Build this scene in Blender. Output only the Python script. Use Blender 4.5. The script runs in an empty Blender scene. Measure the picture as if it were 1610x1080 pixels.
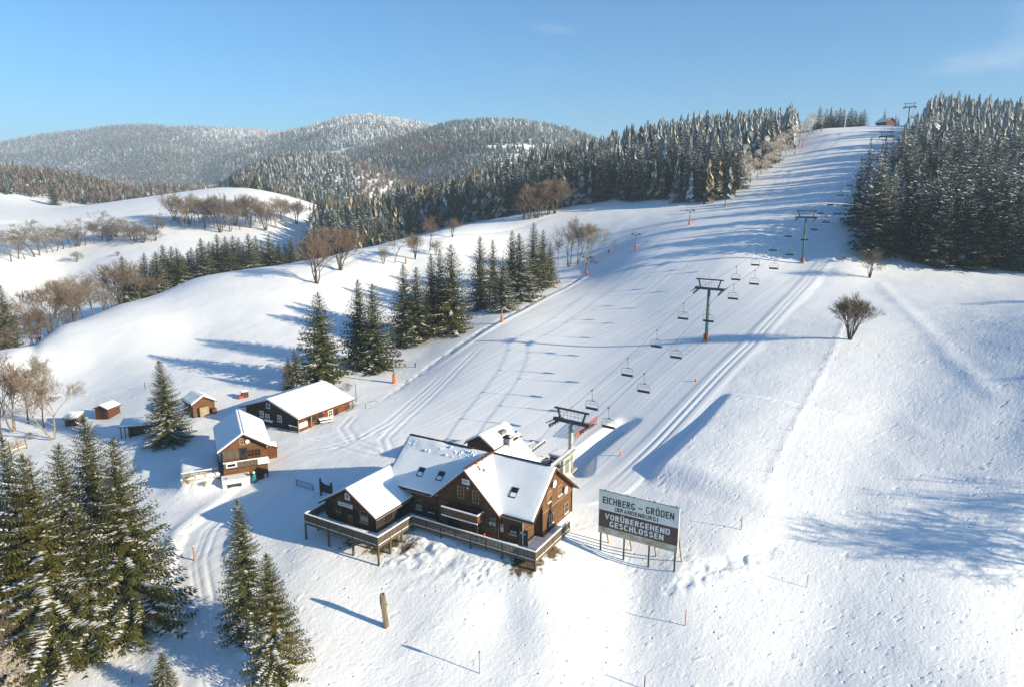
import bpy, math, random
import numpy as np
from mathutils import Matrix, Vector
sc = bpy.context.scene
R = math.radians
# ------------------------------------------------------------------ camera
CAM_H = 41.0
F_PX = 1073.0
PITCH = math.atan((540 - 300) / F_PX)
SP, CP = math.sin(PITCH), math.cos(PITCH)
cam = bpy.data.cameras.new('camera')
cam_o = bpy.data.objects.new('camera', cam)
sc.collection.objects.link(cam_o)
cam.sensor_width = 36
cam.lens = F_PX / 1610 * 36
cam.clip_start = 0.5
cam.clip_end = 20000
cam_o.location = (0, 0, CAM_H)
cam_o.rotation_euler = (math.pi / 2 - PITCH, 0, 0)
sc.camera = cam_o
# ------------------------------------------------------------------ sky and sun
SUN_EL, SUN_AZ = 19.0, 115.0
w = bpy.data.worlds.new("World")
sc.world = w
w.use_nodes = True
nt = w.node_tree
bg = nt.nodes['Background']
sky = nt.nodes.new('ShaderNodeTexSky')
sky.sky_type = 'NISHITA'
sky.sun_disc = False
sky.sun_elevation = R(SUN_EL)
sky.sun_rotation = R(SUN_AZ)
sky.altitude = 900
sky.air_density = 1.0
sky.dust_density = 1.1
sky.ozone_density = 6.0
# thin high cloud over part of the sky
tc = nt.nodes.new('ShaderNodeTexCoord')
mp = nt.nodes.new('ShaderNodeMapping')
mp.inputs['Scale'].default_value = (1.6, 1.6, 9.0)
mp.inputs['Location'].default_value = (0.10, 0.2, 0.55)
nz = nt.nodes.new('ShaderNodeTexNoise')
nz.inputs['Scale'].default_value = 1.7
nz.inputs['Detail'].default_value = 7
nz.inputs['Distortion'].default_value = 0.5
rp = nt.nodes.new('ShaderNodeMapRange')
rp.inputs['From Min'].default_value = 0.60
rp.inputs['From Max'].default_value = 0.80
rp.inputs['To Max'].default_value = 0.4
mx = nt.nodes.new('ShaderNodeMix')
mx.data_type = 'RGBA'
mx.inputs['B'].default_value = (5.2, 5.6, 6.2, 1)
nt.links.new(tc.outputs['Generated'], mp.inputs['Vector'])
nt.links.new(mp.outputs['Vector'], nz.inputs['Vector'])
nt.links.new(nz.outputs[0], rp.inputs['Value'])
nt.links.new(rp.outputs[0], mx.inputs['Factor'])
tint = nt.nodes.new('ShaderNodeMix')
tint.data_type = 'RGBA'
tint.blend_type = 'MULTIPLY'
tint.inputs['Factor'].default_value = 1.0
tint.inputs['B'].default_value = (0.60, 1.0, 1.05, 1)
nt.links.new(sky.outputs[0], tint.inputs['A'])
nt.links.new(tint.outputs['Result'], mx.inputs['A'])
nt.links.new(mx.outputs['Result'], bg.inputs['Color'])
bg.inputs['Strength'].default_value = 0.085
sun = bpy.data.lights.new('sun', 'SUN')
sun.energy = 5.0
sun.angle = R(0.5)
sun.color = (1.0, 0.87, 0.63)
sun_o = bpy.data.objects.new('sun', sun)
sc.collection.objects.link(sun_o)
SUN_DIR = Vector((math.sin(R(SUN_AZ)) * math.cos(R(SUN_EL)), math.cos(R(SUN_AZ)) * math.cos(R(SUN_EL)), math.sin(R(SUN_EL))))
sun_o.rotation_euler = SUN_DIR.to_track_quat('Z', 'Y').to_euler()
sc.view_settings.view_transform = 'Standard'
sc.view_settings.look = 'None'
sc.view_settings.exposure = 1.0
sc.view_settings.gamma = 1.0
sc.view_settings.use_curve_mapping = False
sc.cycles.max_bounces = 5
sc.cycles.diffuse_bounces = 3
sc.cycles.glossy_bounces = 2
sc.cycles.transmission_bounces = 2
sc.cycles.transparent_max_bounces = 4
sc.cycles.volume_bounces = 0
sc.cycles.use_denoising = True
# ------------------------------------------------------------------ materials
MATS = {}
def mat(name, col, rough=0.7, spec=0.3, metal=0.0, noise=None, bump=None, attr=None, plank=None):
    m = bpy.data.materials.new(name)
    m.use_nodes = True
    n = m.node_tree.nodes
    l = m.node_tree.links
    b = n['Principled BSDF']
    b.inputs['Base Color'].default_value = (*col, 1)
    b.inputs['Roughness'].default_value = rough
    b.inputs['Specular IOR Level'].default_value = spec
    b.inputs['Metallic'].default_value = metal
    co = n.new('ShaderNodeTexCoord')
    last = None
    if noise:                                   # (scale vector, amount, second colour)
        mpn = n.new('ShaderNodeMapping')
        mpn.inputs['Scale'].default_value = noise[0]
        t = n.new('ShaderNodeTexNoise')
        t.inputs['Scale'].default_value = 1.0
        t.inputs['Detail'].default_value = 5
        l.new(co.outputs['Object'], mpn.inputs['Vector'])
        l.new(mpn.outputs[0], t.inputs['Vector'])
        r = n.new('ShaderNodeMapRange')
        r.inputs['From Min'].default_value = 0.35
        r.inputs['From Max'].default_value = 0.65
        r.inputs['To Max'].default_value = noise[1]
        l.new(t.outputs[0], r.inputs['Value'])
        q = n.new('ShaderNodeMix')
        q.data_type = 'RGBA'
        q.inputs['A'].default_value = (*col, 1)
        q.inputs['B'].default_value = (*noise[2], 1)
        l.new(r.outputs[0], q.inputs['Factor'])
        last = q.outputs['Result']
    if attr:                                    # multiply by a colour stored on the mesh
        a = n.new('ShaderNodeAttribute')
        a.attribute_name = attr
        q = n.new('ShaderNodeMix')
        q.data_type = 'RGBA'
        q.blend_type = 'MULTIPLY'
        q.inputs['Factor'].default_value = 1.0
        if last is not None:
            l.new(last, q.inputs['A'])
        else:
            q.inputs['A'].default_value = (*col, 1)
        l.new(a.outputs['Color'], q.inputs['B'])
        last = q.outputs['Result']
    if last is not None:
        l.new(last, b.inputs['Base Color'])
    if plank:                                   # (axis scale vector, strength, distance): joints between boards
        mpn = n.new('ShaderNodeMapping')
        mpn.inputs['Scale'].default_value = plank[0]
        t = n.new('ShaderNodeTexWave')
        t.wave_type = 'BANDS'
        t.bands_direction = plank[3]
        t.inputs['Scale'].default_value = 1.0
        t.inputs['Distortion'].default_value = 0.3
        l.new(co.outputs['Object'], mpn.inputs['Vector'])
        l.new(mpn.outputs[0], t.inputs['Vector'])
        bp = n.new('ShaderNodeBump')
        bp.inputs['Strength'].default_value = plank[1]
        bp.inputs['Distance'].default_value = plank[2]
        l.new(t.outputs[0], bp.inputs['Height'])
        l.new(bp.outputs[0], b.inputs['Normal'])
    elif bump:                                  # (scale, strength, distance)
        t = n.new('ShaderNodeTexNoise')
        t.inputs['Scale'].default_value = bump[0]
        t.inputs['Detail'].default_value = 4
        l.new(co.outputs['Object'], t.inputs['Vector'])
        bp = n.new('ShaderNodeBump')
        bp.inputs['Strength'].default_value = bump[1]
        bp.inputs['Distance'].default_value = bump[2]
        l.new(t.outputs[0], bp.inputs['Height'])
        l.new(bp.outputs[0], b.inputs['Normal'])
    MATS[name] = m
    return m
SNOW = (0.84, 0.85, 0.87)
mat('wood_brown', (0.175, 0.088, 0.042), 0.75, 0.2, noise=((0.6, 0.6, 5), 0.9, (0.095, 0.043, 0.020)), plank=((0, 0, 13), 0.5, 0.03, 'Z'))
mat('wood_dark', (0.030, 0.024, 0.022), 0.8, 0.2, noise=((0.5, 0.5, 4), 0.8, (0.045, 0.032, 0.026)), plank=((0, 0, 13), 0.5, 0.03, 'Z'))
mat('wood_upright', (0.17, 0.082, 0.038), 0.75, 0.2, noise=((4, 4, 0.4), 0.9, (0.09, 0.04, 0.018)), plank=((13, 13, 0), 0.5, 0.03, 'X'))
mat('wood_orange', (0.17, 0.065, 0.022), 0.7, 0.2, noise=((0.6, 0.6, 4), 0.9, (0.10, 0.038, 0.014)), plank=((0, 0, 13), 0.5, 0.03, 'Z'))
mat('wood_grey', (0.135, 0.105, 0.078), 0.85, 0.1, noise=((3, 3, 0.7), 0.9, (0.08, 0.062, 0.047)))
mat('wood_pale', (0.36, 0.29, 0.19), 0.85, 0.1, noise=((3, 3, 0.7), 0.9, (0.24, 0.18, 0.11)))
mat('wood_trim', (0.095, 0.036, 0.020), 0.7, 0.2)
mat('roof_tile', (0.20, 0.075, 0.04), 0.8, 0.2, noise=((3, 3, 3), 0.9, (0.10, 0.05, 0.035)))
mat('roof_dark', (0.035, 0.03, 0.03), 0.8, 0.2)
mat('roof_snow', SNOW, 0.6, 0.1, bump=(0.9, 0.25, 0.12))
mat('snow_lump', SNOW, 0.6, 0.1, bump=(3, 0.6, 0.15))
mat('white_paint', (0.78, 0.77, 0.74), 0.5, 0.4, noise=((2, 2, 2), 0.5, (0.66, 0.64, 0.60)))
mat('concrete', (0.42, 0.40, 0.37), 0.9, 0.1, noise=((1.5, 1.5, 1.5), 0.9, (0.30, 0.28, 0.25)))
mat('glass', (0.012, 0.015, 0.02), 0.06, 0.7)
mat('curtain', (0.5, 0.44, 0.32), 0.8, 0.1)
mat('steel_grey', (0.20, 0.21, 0.21), 0.55, 0.4, noise=((2, 2, 1), 0.7, (0.13, 0.135, 0.13)))
mat('steel_dark', (0.045, 0.05, 0.06), 0.55, 0.4)
mat('steel_pale', (0.42, 0.43, 0.36), 0.6, 0.3, noise=((2, 2, 0.7), 0.7, (0.33, 0.33, 0.27)))
mat('steel_green', (0.02, 0.15, 0.13), 0.5, 0.4, noise=((2, 2, 0.6), 0.7, (0.03, 0.085, 0.075)))
mat('rubber', (0.025, 0.025, 0.027), 0.8, 0.2)
mat('seat_pad', (0.05, 0.048, 0.05), 0.8, 0.2)
mat('orange_pad', (0.75, 0.17, 0.02), 0.7, 0.2, noise=((2, 2, 2), 0.6, (0.6, 0.11, 0.02)))
mat('red_paint', (0.45, 0.05, 0.03), 0.6, 0.3)
mat('teal_paint', (0.03, 0.20, 0.22), 0.6, 0.3)
mat('sign_white', (0.74, 0.74, 0.70), 0.6, 0.3, noise=((0.5, 0.5, 0.9), 0.8, (0.64, 0.64, 0.59)))
mat('sign_brown', (0.12, 0.065, 0.055), 0.6, 0.3, noise=((0.5, 0.5, 0.9), 0.7, (0.07, 0.036, 0.034)))
mat('sign_rust', (0.58, 0.58, 0.50), 0.7, 0.2, noise=((0.9, 0.9, 2.2), 0.95, (0.33, 0.22, 0.10)))
mat('sign_ink', (0.015, 0.017, 0.018), 0.6, 0.3)
mat('letter_white', (0.74, 0.74, 0.72), 0.6, 0.3)
mat('mark_blue', (0.10, 0.18, 0.40), 0.6, 0.3)
mat('mark_grey', (0.25, 0.24, 0.27), 0.6, 0.3)
mat('bark', (0.075, 0.055, 0.040), 0.9, 0.1, noise=((4, 4, 0.8), 0.8, (0.12, 0.10, 0.08)))
mat('bark_pale', (0.26, 0.22, 0.17), 0.9, 0.1, noise=((3, 3, 1.5), 0.9, (0.13, 0.10, 0.075)))
mat('twig_brown', (0.155, 0.122, 0.092), 0.9, 0.1, attr='tint')
mat('twig_grey', (0.21, 0.175, 0.135), 0.9, 0.1, attr='tint')
mat('needles', (0.064, 0.069, 0.022), 0.75, 0.15, attr='tint')
mat('tree_snow', (0.80, 0.81, 0.83), 0.7, 0.1)
mat('far_tree', (1, 1, 1), 0.9, 0.05, attr='tint')
mat('dead_wood', (0.24, 0.19, 0.13), 0.9, 0.1, noise=((9, 9, 0.8), 0.95, (0.10, 0.075, 0.05)), bump=(9, 0.7, 0.08))
mat('stake_wood', (0.34, 0.20, 0.12), 0.85, 0.1)
mat('stake_red', (0.40, 0.13, 0.10), 0.8, 0.2)

def M(k):
    return MATS[k]
# ------------------------------------------------------------------ object helpers
def link(o):
    sc.collection.objects.link(o)
    return o
def tag(o, label=None, cat=None, group=None, kind=None):
    if label: o['label'] = label
    if cat: o['category'] = cat
    if group: o['group'] = group
    if kind: o['kind'] = kind
    return o
def empty(name, loc, rz=0.0):
    o = bpy.data.objects.new(name, None)
    o.empty_display_size = 0.3
    o.location = loc
    o.rotation_euler = (0, 0, rz)
    return link(o)
def kids(o):
    return [c for c in sc.objects if c.parent is o]
def copy_tree(o, parent=None, tree=None):
    c = o.copy()
    link(c)
    c.parent = parent
    for ch in (tree or KID).get(o.name, []):
        copy_tree(ch, c, tree)
    return c
KID = {}
class MB:
    """collects boxes, bars, plates and tubes; build() links them as one mesh object"""
    def __init__(s):
        s.v = []; s.f = []; s.m = []; s.slots = []
    def slot(s, k):
        if k not in s.slots: s.slots.append(k)
        return s.slots.index(k)
    def add(s, vs, fs, k):
        o = len(s.v)
        s.v.extend([tuple(x) for x in vs])
        s.f.extend([tuple(i + o for i in q) for q in fs])
        s.m.extend([s.slot(k)] * len(fs))
        return s
    def box(s, c, d, k, rz=0.0, mtx=None):
        hx, hy, hz = d[0] / 2, d[1] / 2, d[2] / 2
        vs = [Vector((x, y, z)) for z in (-hz, hz) for y in (-hy, hy) for x in (-hx, hx)]
        r = mtx if mtx is not None else Matrix.Rotation(rz, 3, 'Z')
        vs = [r @ p + Vector(c) for p in vs]
        return s.add(vs, [(0, 2, 3, 1), (4, 5, 7, 6), (0, 1, 5, 4), (2, 6, 7, 3), (0, 4, 6, 2), (1, 3, 7, 5)], k)
    def bar(s, a, b, wd, th, k, up=(0, 0, 1)):
        a, b = Vector(a), Vector(b)
        x = (b - a)
        L = x.length
        x.normalize()
        u = Vector(up)
        if abs(x.dot(u)) > 0.97: u = Vector((0, 1, 0))
        y = u.cross(x).normalized()
        z = x.cross(y)
        return s.box((a + b) / 2, (L, wd, th), k, mtx=Matrix((x, y, z)).transposed())
    def tube(s, pts, r, k, n=6, cap=True):
        pts = [Vector(p) for p in pts]
        rs = r if isinstance(r, (list, tuple)) else [r] * len(pts)
        vs = []; fs = []
        for i, p in enumerate(pts):
            d = (pts[min(i + 1, len(pts) - 1)] - pts[max(i - 1, 0)]).normalized()
            u = Vector((0, 0, 1)) if abs(d.z) < 0.9 else Vector((1, 0, 0))
            x = d.cross(u).normalized()
            y = d.cross(x)
            for j in range(n):
                a = 2 * math.pi * j / n
                vs.append(p + (x * math.cos(a) + y * math.sin(a)) * rs[i])
        for i in range(len(pts) - 1):
            for j in range(n):
                fs.append((i * n + j, i * n + (j + 1) % n, (i + 1) * n + (j + 1) % n, (i + 1) * n + j))
        if cap:
            fs.append(tuple(range(n)))
            fs.append(tuple(reversed(range((len(pts) - 1) * n, len(pts) * n))))
        return s.add(vs, fs, k)
    def prism(s, poly, off, k):
        """polygon (3d points) extruded by the vector off"""
        n = len(poly)
        a = [Vector(p) for p in poly]
        b = [p + Vector(off) for p in a]
        fs = [tuple(range(n)), tuple(reversed(range(n, 2 * n)))]
        fs += [(i, n + i, n + (i + 1) % n, (i + 1) % n) for i in range(n)]
        return s.add(a + b, fs, k)
    def build(s, name, parent=None, smooth=False, rec=True):
        me = bpy.data.meshes.new(name)
        me.from_pydata(s.v, [], s.f)
        for k in s.slots: me.materials.append(M(k))
        me.polygons.foreach_set('material_index', s.m)
        import bmesh
        bm = bmesh.new(); bm.from_mesh(me)
        bmesh.ops.recalc_face_normals(bm, faces=bm.faces)
        bm.to_mesh(me); bm.free()
        if smooth: me.polygons.foreach_set('use_smooth', [True] * len(me.polygons))
        o = bpy.data.objects.new(name, me)
        link(o)
        if parent is not None:
            o.parent = parent
            KID.setdefault(parent.name, []).append(o)
        return o
def np_mesh(name, V, Fs, mats, mi=None, col=None, smooth=False):
    """mesh from numpy arrays; Fs: (n,3) or (n,4) faces, col: colour per vertex"""
    me = bpy.data.meshes.new(name)
    V = np.asarray(V, np.float32); Fs = np.asarray(Fs, np.int32)
    k = Fs.shape[1]
    me.vertices.add(len(V)); me.vertices.foreach_set('co', V.ravel())
    me.loops.add(Fs.size); me.loops.foreach_set('vertex_index', Fs.ravel())
    me.polygons.add(len(Fs)); me.polygons.foreach_set('loop_start', np.arange(0, Fs.size, k, dtype=np.int32))
    for m_ in mats: me.materials.append(M(m_) if isinstance(m_, str) else m_)
    if mi is not None: me.polygons.foreach_set('material_index', np.asarray(mi, np.int32))
    me.polygons.foreach_set('use_smooth', np.full(len(Fs), smooth))
    if col is not None:
        a = me.attributes.new('tint', 'FLOAT_COLOR', 'POINT')
        c4 = np.ones((len(V), 4), np.float32); c4[:, :3] = col
        a.data.foreach_set('color', c4.ravel())
    me.update(calc_edges=True)
    me.validate()
    return me
# ------------------------------------------------------------------ noise
def _h(ix, iy, seed):
    n = (ix.astype(np.int64) * 374761393 + iy.astype(np.int64) * 668265263 + seed * 144665) & 0x7fffffff
    n = ((n ^ (n >> 13)) * 1274126177) & 0x7fffffff
    return ((n ^ (n >> 16)) & 0xffff) / 65535.0
def vnoise(x, y, seed=0):
    x = np.asarray(x, float); y = np.asarray(y, float)
    ix, iy = np.floor(x), np.floor(y)
    fx, fy = x - ix, y - iy
    fx = fx * fx * (3 - 2 * fx); fy = fy * fy * (3 - 2 * fy)
    a = _h(ix, iy, seed); b = _h(ix + 1, iy, seed); c = _h(ix, iy + 1, seed); d = _h(ix + 1, iy + 1, seed)
    return (a * (1 - fx) + b * fx) * (1 - fy) + (c * (1 - fx) + d * fx) * fy - 0.5
def fbm(x, y, seed=0, o=4):
    s = 0; a = 1.0
    for i in range(o):
        s = s + a * vnoise(x * 2 ** i, y * 2 ** i, seed + i * 7)
        a *= 0.5
    return s
def sstep(a, b, x):
    t = np.clip((x - a) / (b - a), 0, 1)
    return t * t * (3 - 2 * t)
# ------------------------------------------------------------------ terrain
def ray(px, py):
    u = (px - 805) / F_PX; v = (540 - py) / F_PX
    return np.array([u, CP + v * SP, -SP + v * CP])
def p_z(px, py, z):
    d = ray(px, py); t = (z - CAM_H) / d[2]
    return (d[0] * t, d[1] * t, z)
def p_Y(px, py, Y):
    d = ray(px, py); t = Y / d[1]
    return (d[0] * t, Y, CAM_H + d[2] * t)
CTRL_Z = [  # photo point of the ground, ground level there
 (-200,1080,-9),(0,1080,-7),(150,1080,-6),(320,1080,-5),(500,1075,-4.5),(800,1080,-4),(1200,1080,-3.5),(1610,1080,-1.5),(1800,1000,-1.2),
 (0,1000,-6),(200,1000,-5.5),(330,960,-4.3),(430,1050,-4.3),(620,980,-3.2),(800,960,-2.4),(1000,960,-2.4),(1300,960,-1.2),(1610,930,.8),
 (481,847,-1.05),(594,879,-1.15),(679,845,.3),(709,854,.25),(774,874,.15),(841,893,.05),(920,830,.6),(900,800,.9),(560,790,.0),(440,830,-1.6),(330,870,-2.8),
 (945,865,-.2),(1060,893,-.1),(1165,832,1.6),(1400,800,3.4),(1610,800,5),(1800,780,5.2),
 (960,770,1.4),(1080,760,2.6),(1200,700,5),(1400,650,7.3),(1610,650,9.6),(1800,640,10.5),
 (897,720,1.2),(860,760,1.0),(760,660,1.6),(680,680,1.0),(1000,600,6),(1110,537,10.0),(1320,537,12.5),(1610,530,15.6),(1800,520,17),
 (800,505,7),(900,500,7.4),(640,620,.8),(720,580,3.2),(850,540,6),
 (1262,400,21.5),(1370,437,17.5),(1610,430,18.8),(1800,425,19.5),(1200,470,14),(1000,470,10.5),
 (620,600,.6),(510,597,.3),(440,612,-.5),(570,578,.8),(640,542,2),(710,520,4.5),
 (480,672,-.6),(550,648,.2),(400,740,-1.6),(345,770,-2.4),(300,690,-2.0),(420,690,-1.0),(330,650,-1.3),(200,690,-3),(100,670,-4),(0,690,-5),(-150,680,-7),
 (250,620,-1.5),(150,570,-1.2),(60,590,-2.6),(300,520,3),(420,510,4.6),(480,480,7.4),(560,460,8.0),(640,440,9.0),
 (755,482,6.0),(850,455,9.0),(922,432,11.5),(740,430,11),(820,400,14),
]
CTRL_Y = [  # photo point of the ground, distance
 (470,412,272),(380,426,258),(300,440,246),(180,480,215),(90,512,190),(25,552,165),(560,392,292),(640,373,315),(720,356,340),(850,333,345),(940,321,340),
 (999,393,248),(1084,352,268),(1060,321,318),(1140,321,300),(1200,265,352),(1240,300,305),(1290,202,420),(1420,198,405),(1360,230,355),(1300,330,255),(1330,405,204),
 (1180,370,232),(1100,400,225),(1250,230,395),
 # fields across the valley
 (100,462,390),(180,425,400),(300,402,415),(0,405,420),(-150,420,430),(150,372,470),(330,372,460),(420,375,455),(0,336,600),(200,312,625),(300,298,640),(380,291,645),(480,318,575),(-150,345,600),
]
CTRL_P = [  # photo column, distance, level: ground that other ground or trees hide
 (25,200,-8),(90,230,-8),(180,255,-7),(300,290,-5),(380,305,-3),(470,330,-2),(560,350,2),(640,375,10),(720,400,20),(850,420,34),
 (25,300,-14),(180,320,-14),(330,345,-13),(470,380,-8),(560,420,4),(640,440,14),
 (480,460,6),(560,520,12),(640,520,20),(720,460,27),(850,470,45),(920,485,54),(1000,505,66),(1100,500,72),(1280,450,76),(1180,480,75),
 (1280,600,60),(1100,700,40),(900,700,30),(720,650,15),(600,650,12),(480,700,25),(300,720,34),(100,720,22),(-150,720,10),
 (1420,480,78),(1420,600,66),(1470,430,77),(1600,410,74),(1800,400,74),(1600,550,72),(1800,560,72),(1450,300,45),(1600,300,45),(1800,300,48),
 (0,30,-8),(800,30,-6),(1610,30,-4),(-300,100,-8),(-300,200,-6),(-300,300,-14),(1900,60,-1),(1900,100,6),(1900,150,14),(1900,200,20),
]
C = [p_z(*c) for c in CTRL_Z] + [p_Y(*c) for c in CTRL_Y]
C += [((px - 805) / F_PX * Y * 1.0, Y, z) for px, Y, z in CTRL_P]
C = np.array(C)
KU, KL = 1.0, 0.62
cu = C[:, 0] / C[:, 1] * KU; cl = np.log(C[:, 1]) * KL
def tps(r2):
    return np.where(r2 > 0, 0.5 * r2 * np.log(r2 + 1e-12), 0)
n_ = len(C)
A_ = tps((cu[:, None] - cu) ** 2 + (cl[:, None] - cl) ** 2) + np.eye(n_) * 0.0006
P_ = np.c_[np.ones(n_), cu, cl]
S_ = np.linalg.solve(np.block([[A_, P_], [P_.T, np.zeros((3, 3))]]), np.r_[C[:, 2], 0, 0, 0])
def base_z(u, ln):
    sh = u.shape
    u = np.clip(u, -0.92, 0.92).ravel() * KU
    ln = np.clip(ln, math.log(30), math.log(700)).ravel() * KL
    out = np.empty(len(u))
    for i in range(0, len(u), 40000):
        a, b = u[i:i + 40000], ln[i:i + 40000]
        out[i:i + 40000] = tps((a[:, None] - cu) ** 2 + (b[:, None] - cl) ** 2) @ S_[:n_] + S_[n_] + a * S_[n_ + 1] + b * S_[n_ + 2]
    return out.reshape(sh)
# far ridges: skyline in the photo (column, row of the ground), distance, front slope
RIDGES = [
 ([(-400,262),(-100,240),(0,232),(60,225),(130,215),(200,204),(240,200),(300,203),(360,211),(430,214),(520,222),(640,240),(800,262)], 3300, .30, 420),
 ([(120,330),(250,290),(310,268),(380,237),(440,222),(480,213),(540,198),(590,191),(640,195),(690,205),(760,222),(850,240),(1000,280)], 2600, .30, 380),
 ([(480,292),(560,252),(640,228),(700,213),(750,206),(800,205),(850,209),(920,222),(1000,238),(1100,262),(1300,330)], 1750, .26, 300),
 ([(300,330),(360,285),(400,268),(440,258),(470,254),(540,260),(600,275),(640,293),(690,316),(730,345),(800,380)], 1150, .25, 150),
 ([(-300,262),(-100,262),(0,264),(60,268),(100,273),(160,283),(230,296),(300,297),(350,300),(400,320)], 1050, .16, 160),
]
def ridge_z(k, u, Y):
    pts, Y0, sl, rd = RIDGES[k]
    px = np.array([p[0] for p in pts]); el = np.array([ray(805, p[1])[2] / ray(805, p[1])[1] for p in pts])
    zr = CAM_H + sum(np.interp(u * F_PX + 805 + q, px, el) for q in (-36, -24, -12, 0, 12, 24, 36)) / 7 * Y0
    d = Y - Y0
    return zr - sl * (np.sqrt(d * d + rd * rd) - rd) * np.where(d > 0, 1.3, 1.0)
def smax(a, b, k):
    h = np.clip(0.5 + 0.5 * (a - b) / k, 0, 1)
    return b * (1 - h) + a * h + k * h * (1 - h)
def ground_raw(u, Y):
    z = base_z(u, np.log(Y))
    far = sstep(560, 1000, Y)
    z = z * (1 - far) + (14 + 10 * fbm(u * Y / 400, Y / 400, 3, 2)) * far
    for k in range(len(RIDGES)):
        wob = 1 + 0 * Y
        zz = ridge_z(k, u, Y) + (fbm(u * Y / 260 + 9 * k, Y / 260, 20 + k, 3) * 26) * sstep(500, 900, Y)
        z = np.where(Y > 520, smax(zz, z, 18.0), z)
    return z
# polar grid that is dense where the photographed ground is near
us = np.r_[np.linspace(-1.5, -0.84, 16)[:-1], np.linspace(-0.84, 0.84, 560), np.linspace(0.84, 1.5, 16)[1:]]
ys = [14.0]
while ys[-1] < 4300:
    y = ys[-1]
    if y < 42: dy = 1.6
    elif y < 520: dy = min(y * y / 23000, 2.3)
    else: dy = y * 0.017
    ys.append(y + dy)
ys = np.array(ys); lys = np.log(ys)
U, YY = np.meshgrid(us, ys)
XX = U * YY
# coarse solve, then interpolate (the base surface is smooth)
cu_ = np.linspace(-2.6, 2.6, 261); cl_ = np.linspace(math.log(14), math.log(7200), 261)
def bil(G, gu, gl, u, l):
    iu = np.clip(np.searchsorted(gu, u) - 1, 0, len(gu) - 2); il = np.clip(np.searchsorted(gl, l) - 1, 0, len(gl) - 2)
    fu = np.clip((u - gu[iu]) / (gu[iu + 1] - gu[iu]), 0, 1); fl = np.clip((l - gl[il]) / (gl[il + 1] - gl[il]), 0, 1)
    return (G[il, iu] * (1 - fu) + G[il, iu + 1] * fu) * (1 - fl) + (G[il + 1, iu] * (1 - fu) + G[il + 1, iu + 1] * fu) * fl
near = YY < 1100
ZZ = ground_raw(U, YY)
def H(x, y):
    x = np.asarray(x, float); y = np.maximum(np.asarray(y, float), 14.5)
    return bil(ZZ, us, lys, x / y, np.log(y))
def at(px, py, ymin=20.0, ymax=5000.0):
    """ground point seen at a photo point: march along the sight line until it meets the terrain"""
    d = ray(px, py)
    Y = np.exp(np.linspace(math.log(ymin), math.log(ymax), 1500))
    t = Y / d[1]
    g = CAM_H + d[2] * t - H(d[0] * t, Y)
    i = np.argmax(g < 0)
    if g[i] >= 0: i = len(Y) - 1
    a, b = Y[max(i - 1, 0)], Y[i]
    for _ in range(30):
        m = (a + b) / 2; tt = m / d[1]
        if CAM_H + d[2] * tt - float(H(d[0] * tt, m)) < 0: b = m
        else: a = m
    tt = b / d[1]
    return Vector((d[0] * tt, b, float(H(d[0] * tt, b))))
def top_h(base, py):
    """height of something upright on base whose top is at photo row py"""
    v = (540 - py) / F_PX
    Y = base[1]
    z = Y * (v * CP - SP) / (CP + v * SP)
    return z + CAM_H - base[2]
def to_px(p):
    x, y, z = p[0], p[1], p[2] - CAM_H
    d = y * CP - z * SP
    return 805 + F_PX * x / d, 540 - F_PX * (y * SP + z * CP) / d
def poly_w(pts):
    return np.array([at(*p)[:2] for p in pts])
def pdist(X, Y, P):
    """signed distance to a polyline (left positive) and the fraction along it"""
    best = np.full(X.shape, 1e9); sg = np.zeros(X.shape); tt = np.zeros(X.shape)
    L = np.r_[0, np.cumsum(np.hypot(*np.diff(P, axis=0).T))]
    for i in range(len(P) - 1):
        a, b = P[i], P[i + 1]
        d = b - a; l2 = d @ d
        t = ((X - a[0]) * d[0] + (Y - a[1]) * d[1]) / l2
        tc_ = np.clip(t, 0, 1)
        ex, ey = X - a[0] - tc_ * d[0], Y - a[1] - tc_ * d[1]
        r = np.hypot(ex, ey)
        s = np.where(d[0] * (Y - a[1]) - d[1] * (X - a[0]) > 0, 1, -1)
        m = r < best
        best = np.where(m, r, best); sg = np.where(m, s, sg)
        tt = np.where(m, (L[i] + tc_ * (L[i + 1] - L[i])) / L[-1], tt)
    return best * sg, tt
def inside(X, Y, P):
    c = np.zeros(X.shape, bool); n = len(P)
    for i in range(n):
        x1, y1 = P[i]; x2, y2 = P[(i + 1) % n]
        if y1 == y2: continue
        k = ((y1 > Y) != (y2 > Y)) & (X < (x2 - x1) * (Y - y1) / (y2 - y1) + x1)
        c ^= k
    return c
def soft_in(X, Y, P, wd):
    d, _ = pdist(X, Y, np.vstack([P, P[:1]]))
    s = np.where(inside(X, Y, P), abs(d), -abs(d))
    return sstep(-wd, wd, s)
# --- features of the snow
sel = (YY < 560) & (abs(U) < 0.9)
fx, fy = XX[sel], YY[sel]
fz = ZZ[sel].copy()
PISTE = poly_w([(600,668),(650,605),(735,545),(800,505),(850,480),(935,425),(1000,392),(1080,340),(1140,324),(1200,272),(1240,235),(1288,203),(1415,200),(1365,290),(1325,380),(1262,445),(1160,560),(1060,668),(960,775),(900,790),(800,690),(680,690)])
ROADP = poly_w([(335,1079),(325,1000),(322,940),(312,880),(330,830),(400,770),(450,725),(500,705),(560,690),(620,650)])
TRACK = poly_w([(915,775),(960,762),(1040,688),(1110,612),(1180,542),(1240,475),(1282,428),(1325,378)])
piste = soft_in(fx, fy, PISTE, 2.5)
rd, rt = pdist(fx, fy, ROADP)
road = 1 - sstep(2.6, 4.2, abs(rd) / (1 + 0.9 * sstep(0.6, 1.0, rt)))
td, t_t = pdist(fx, fy, TRACK)
trk = (1 - sstep(2.6, 3.6, abs(td)))
groom = np.clip(np.maximum.reduce([piste * 0.92, road, trk]), 0, 1)
rough = 1 - groom
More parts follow.
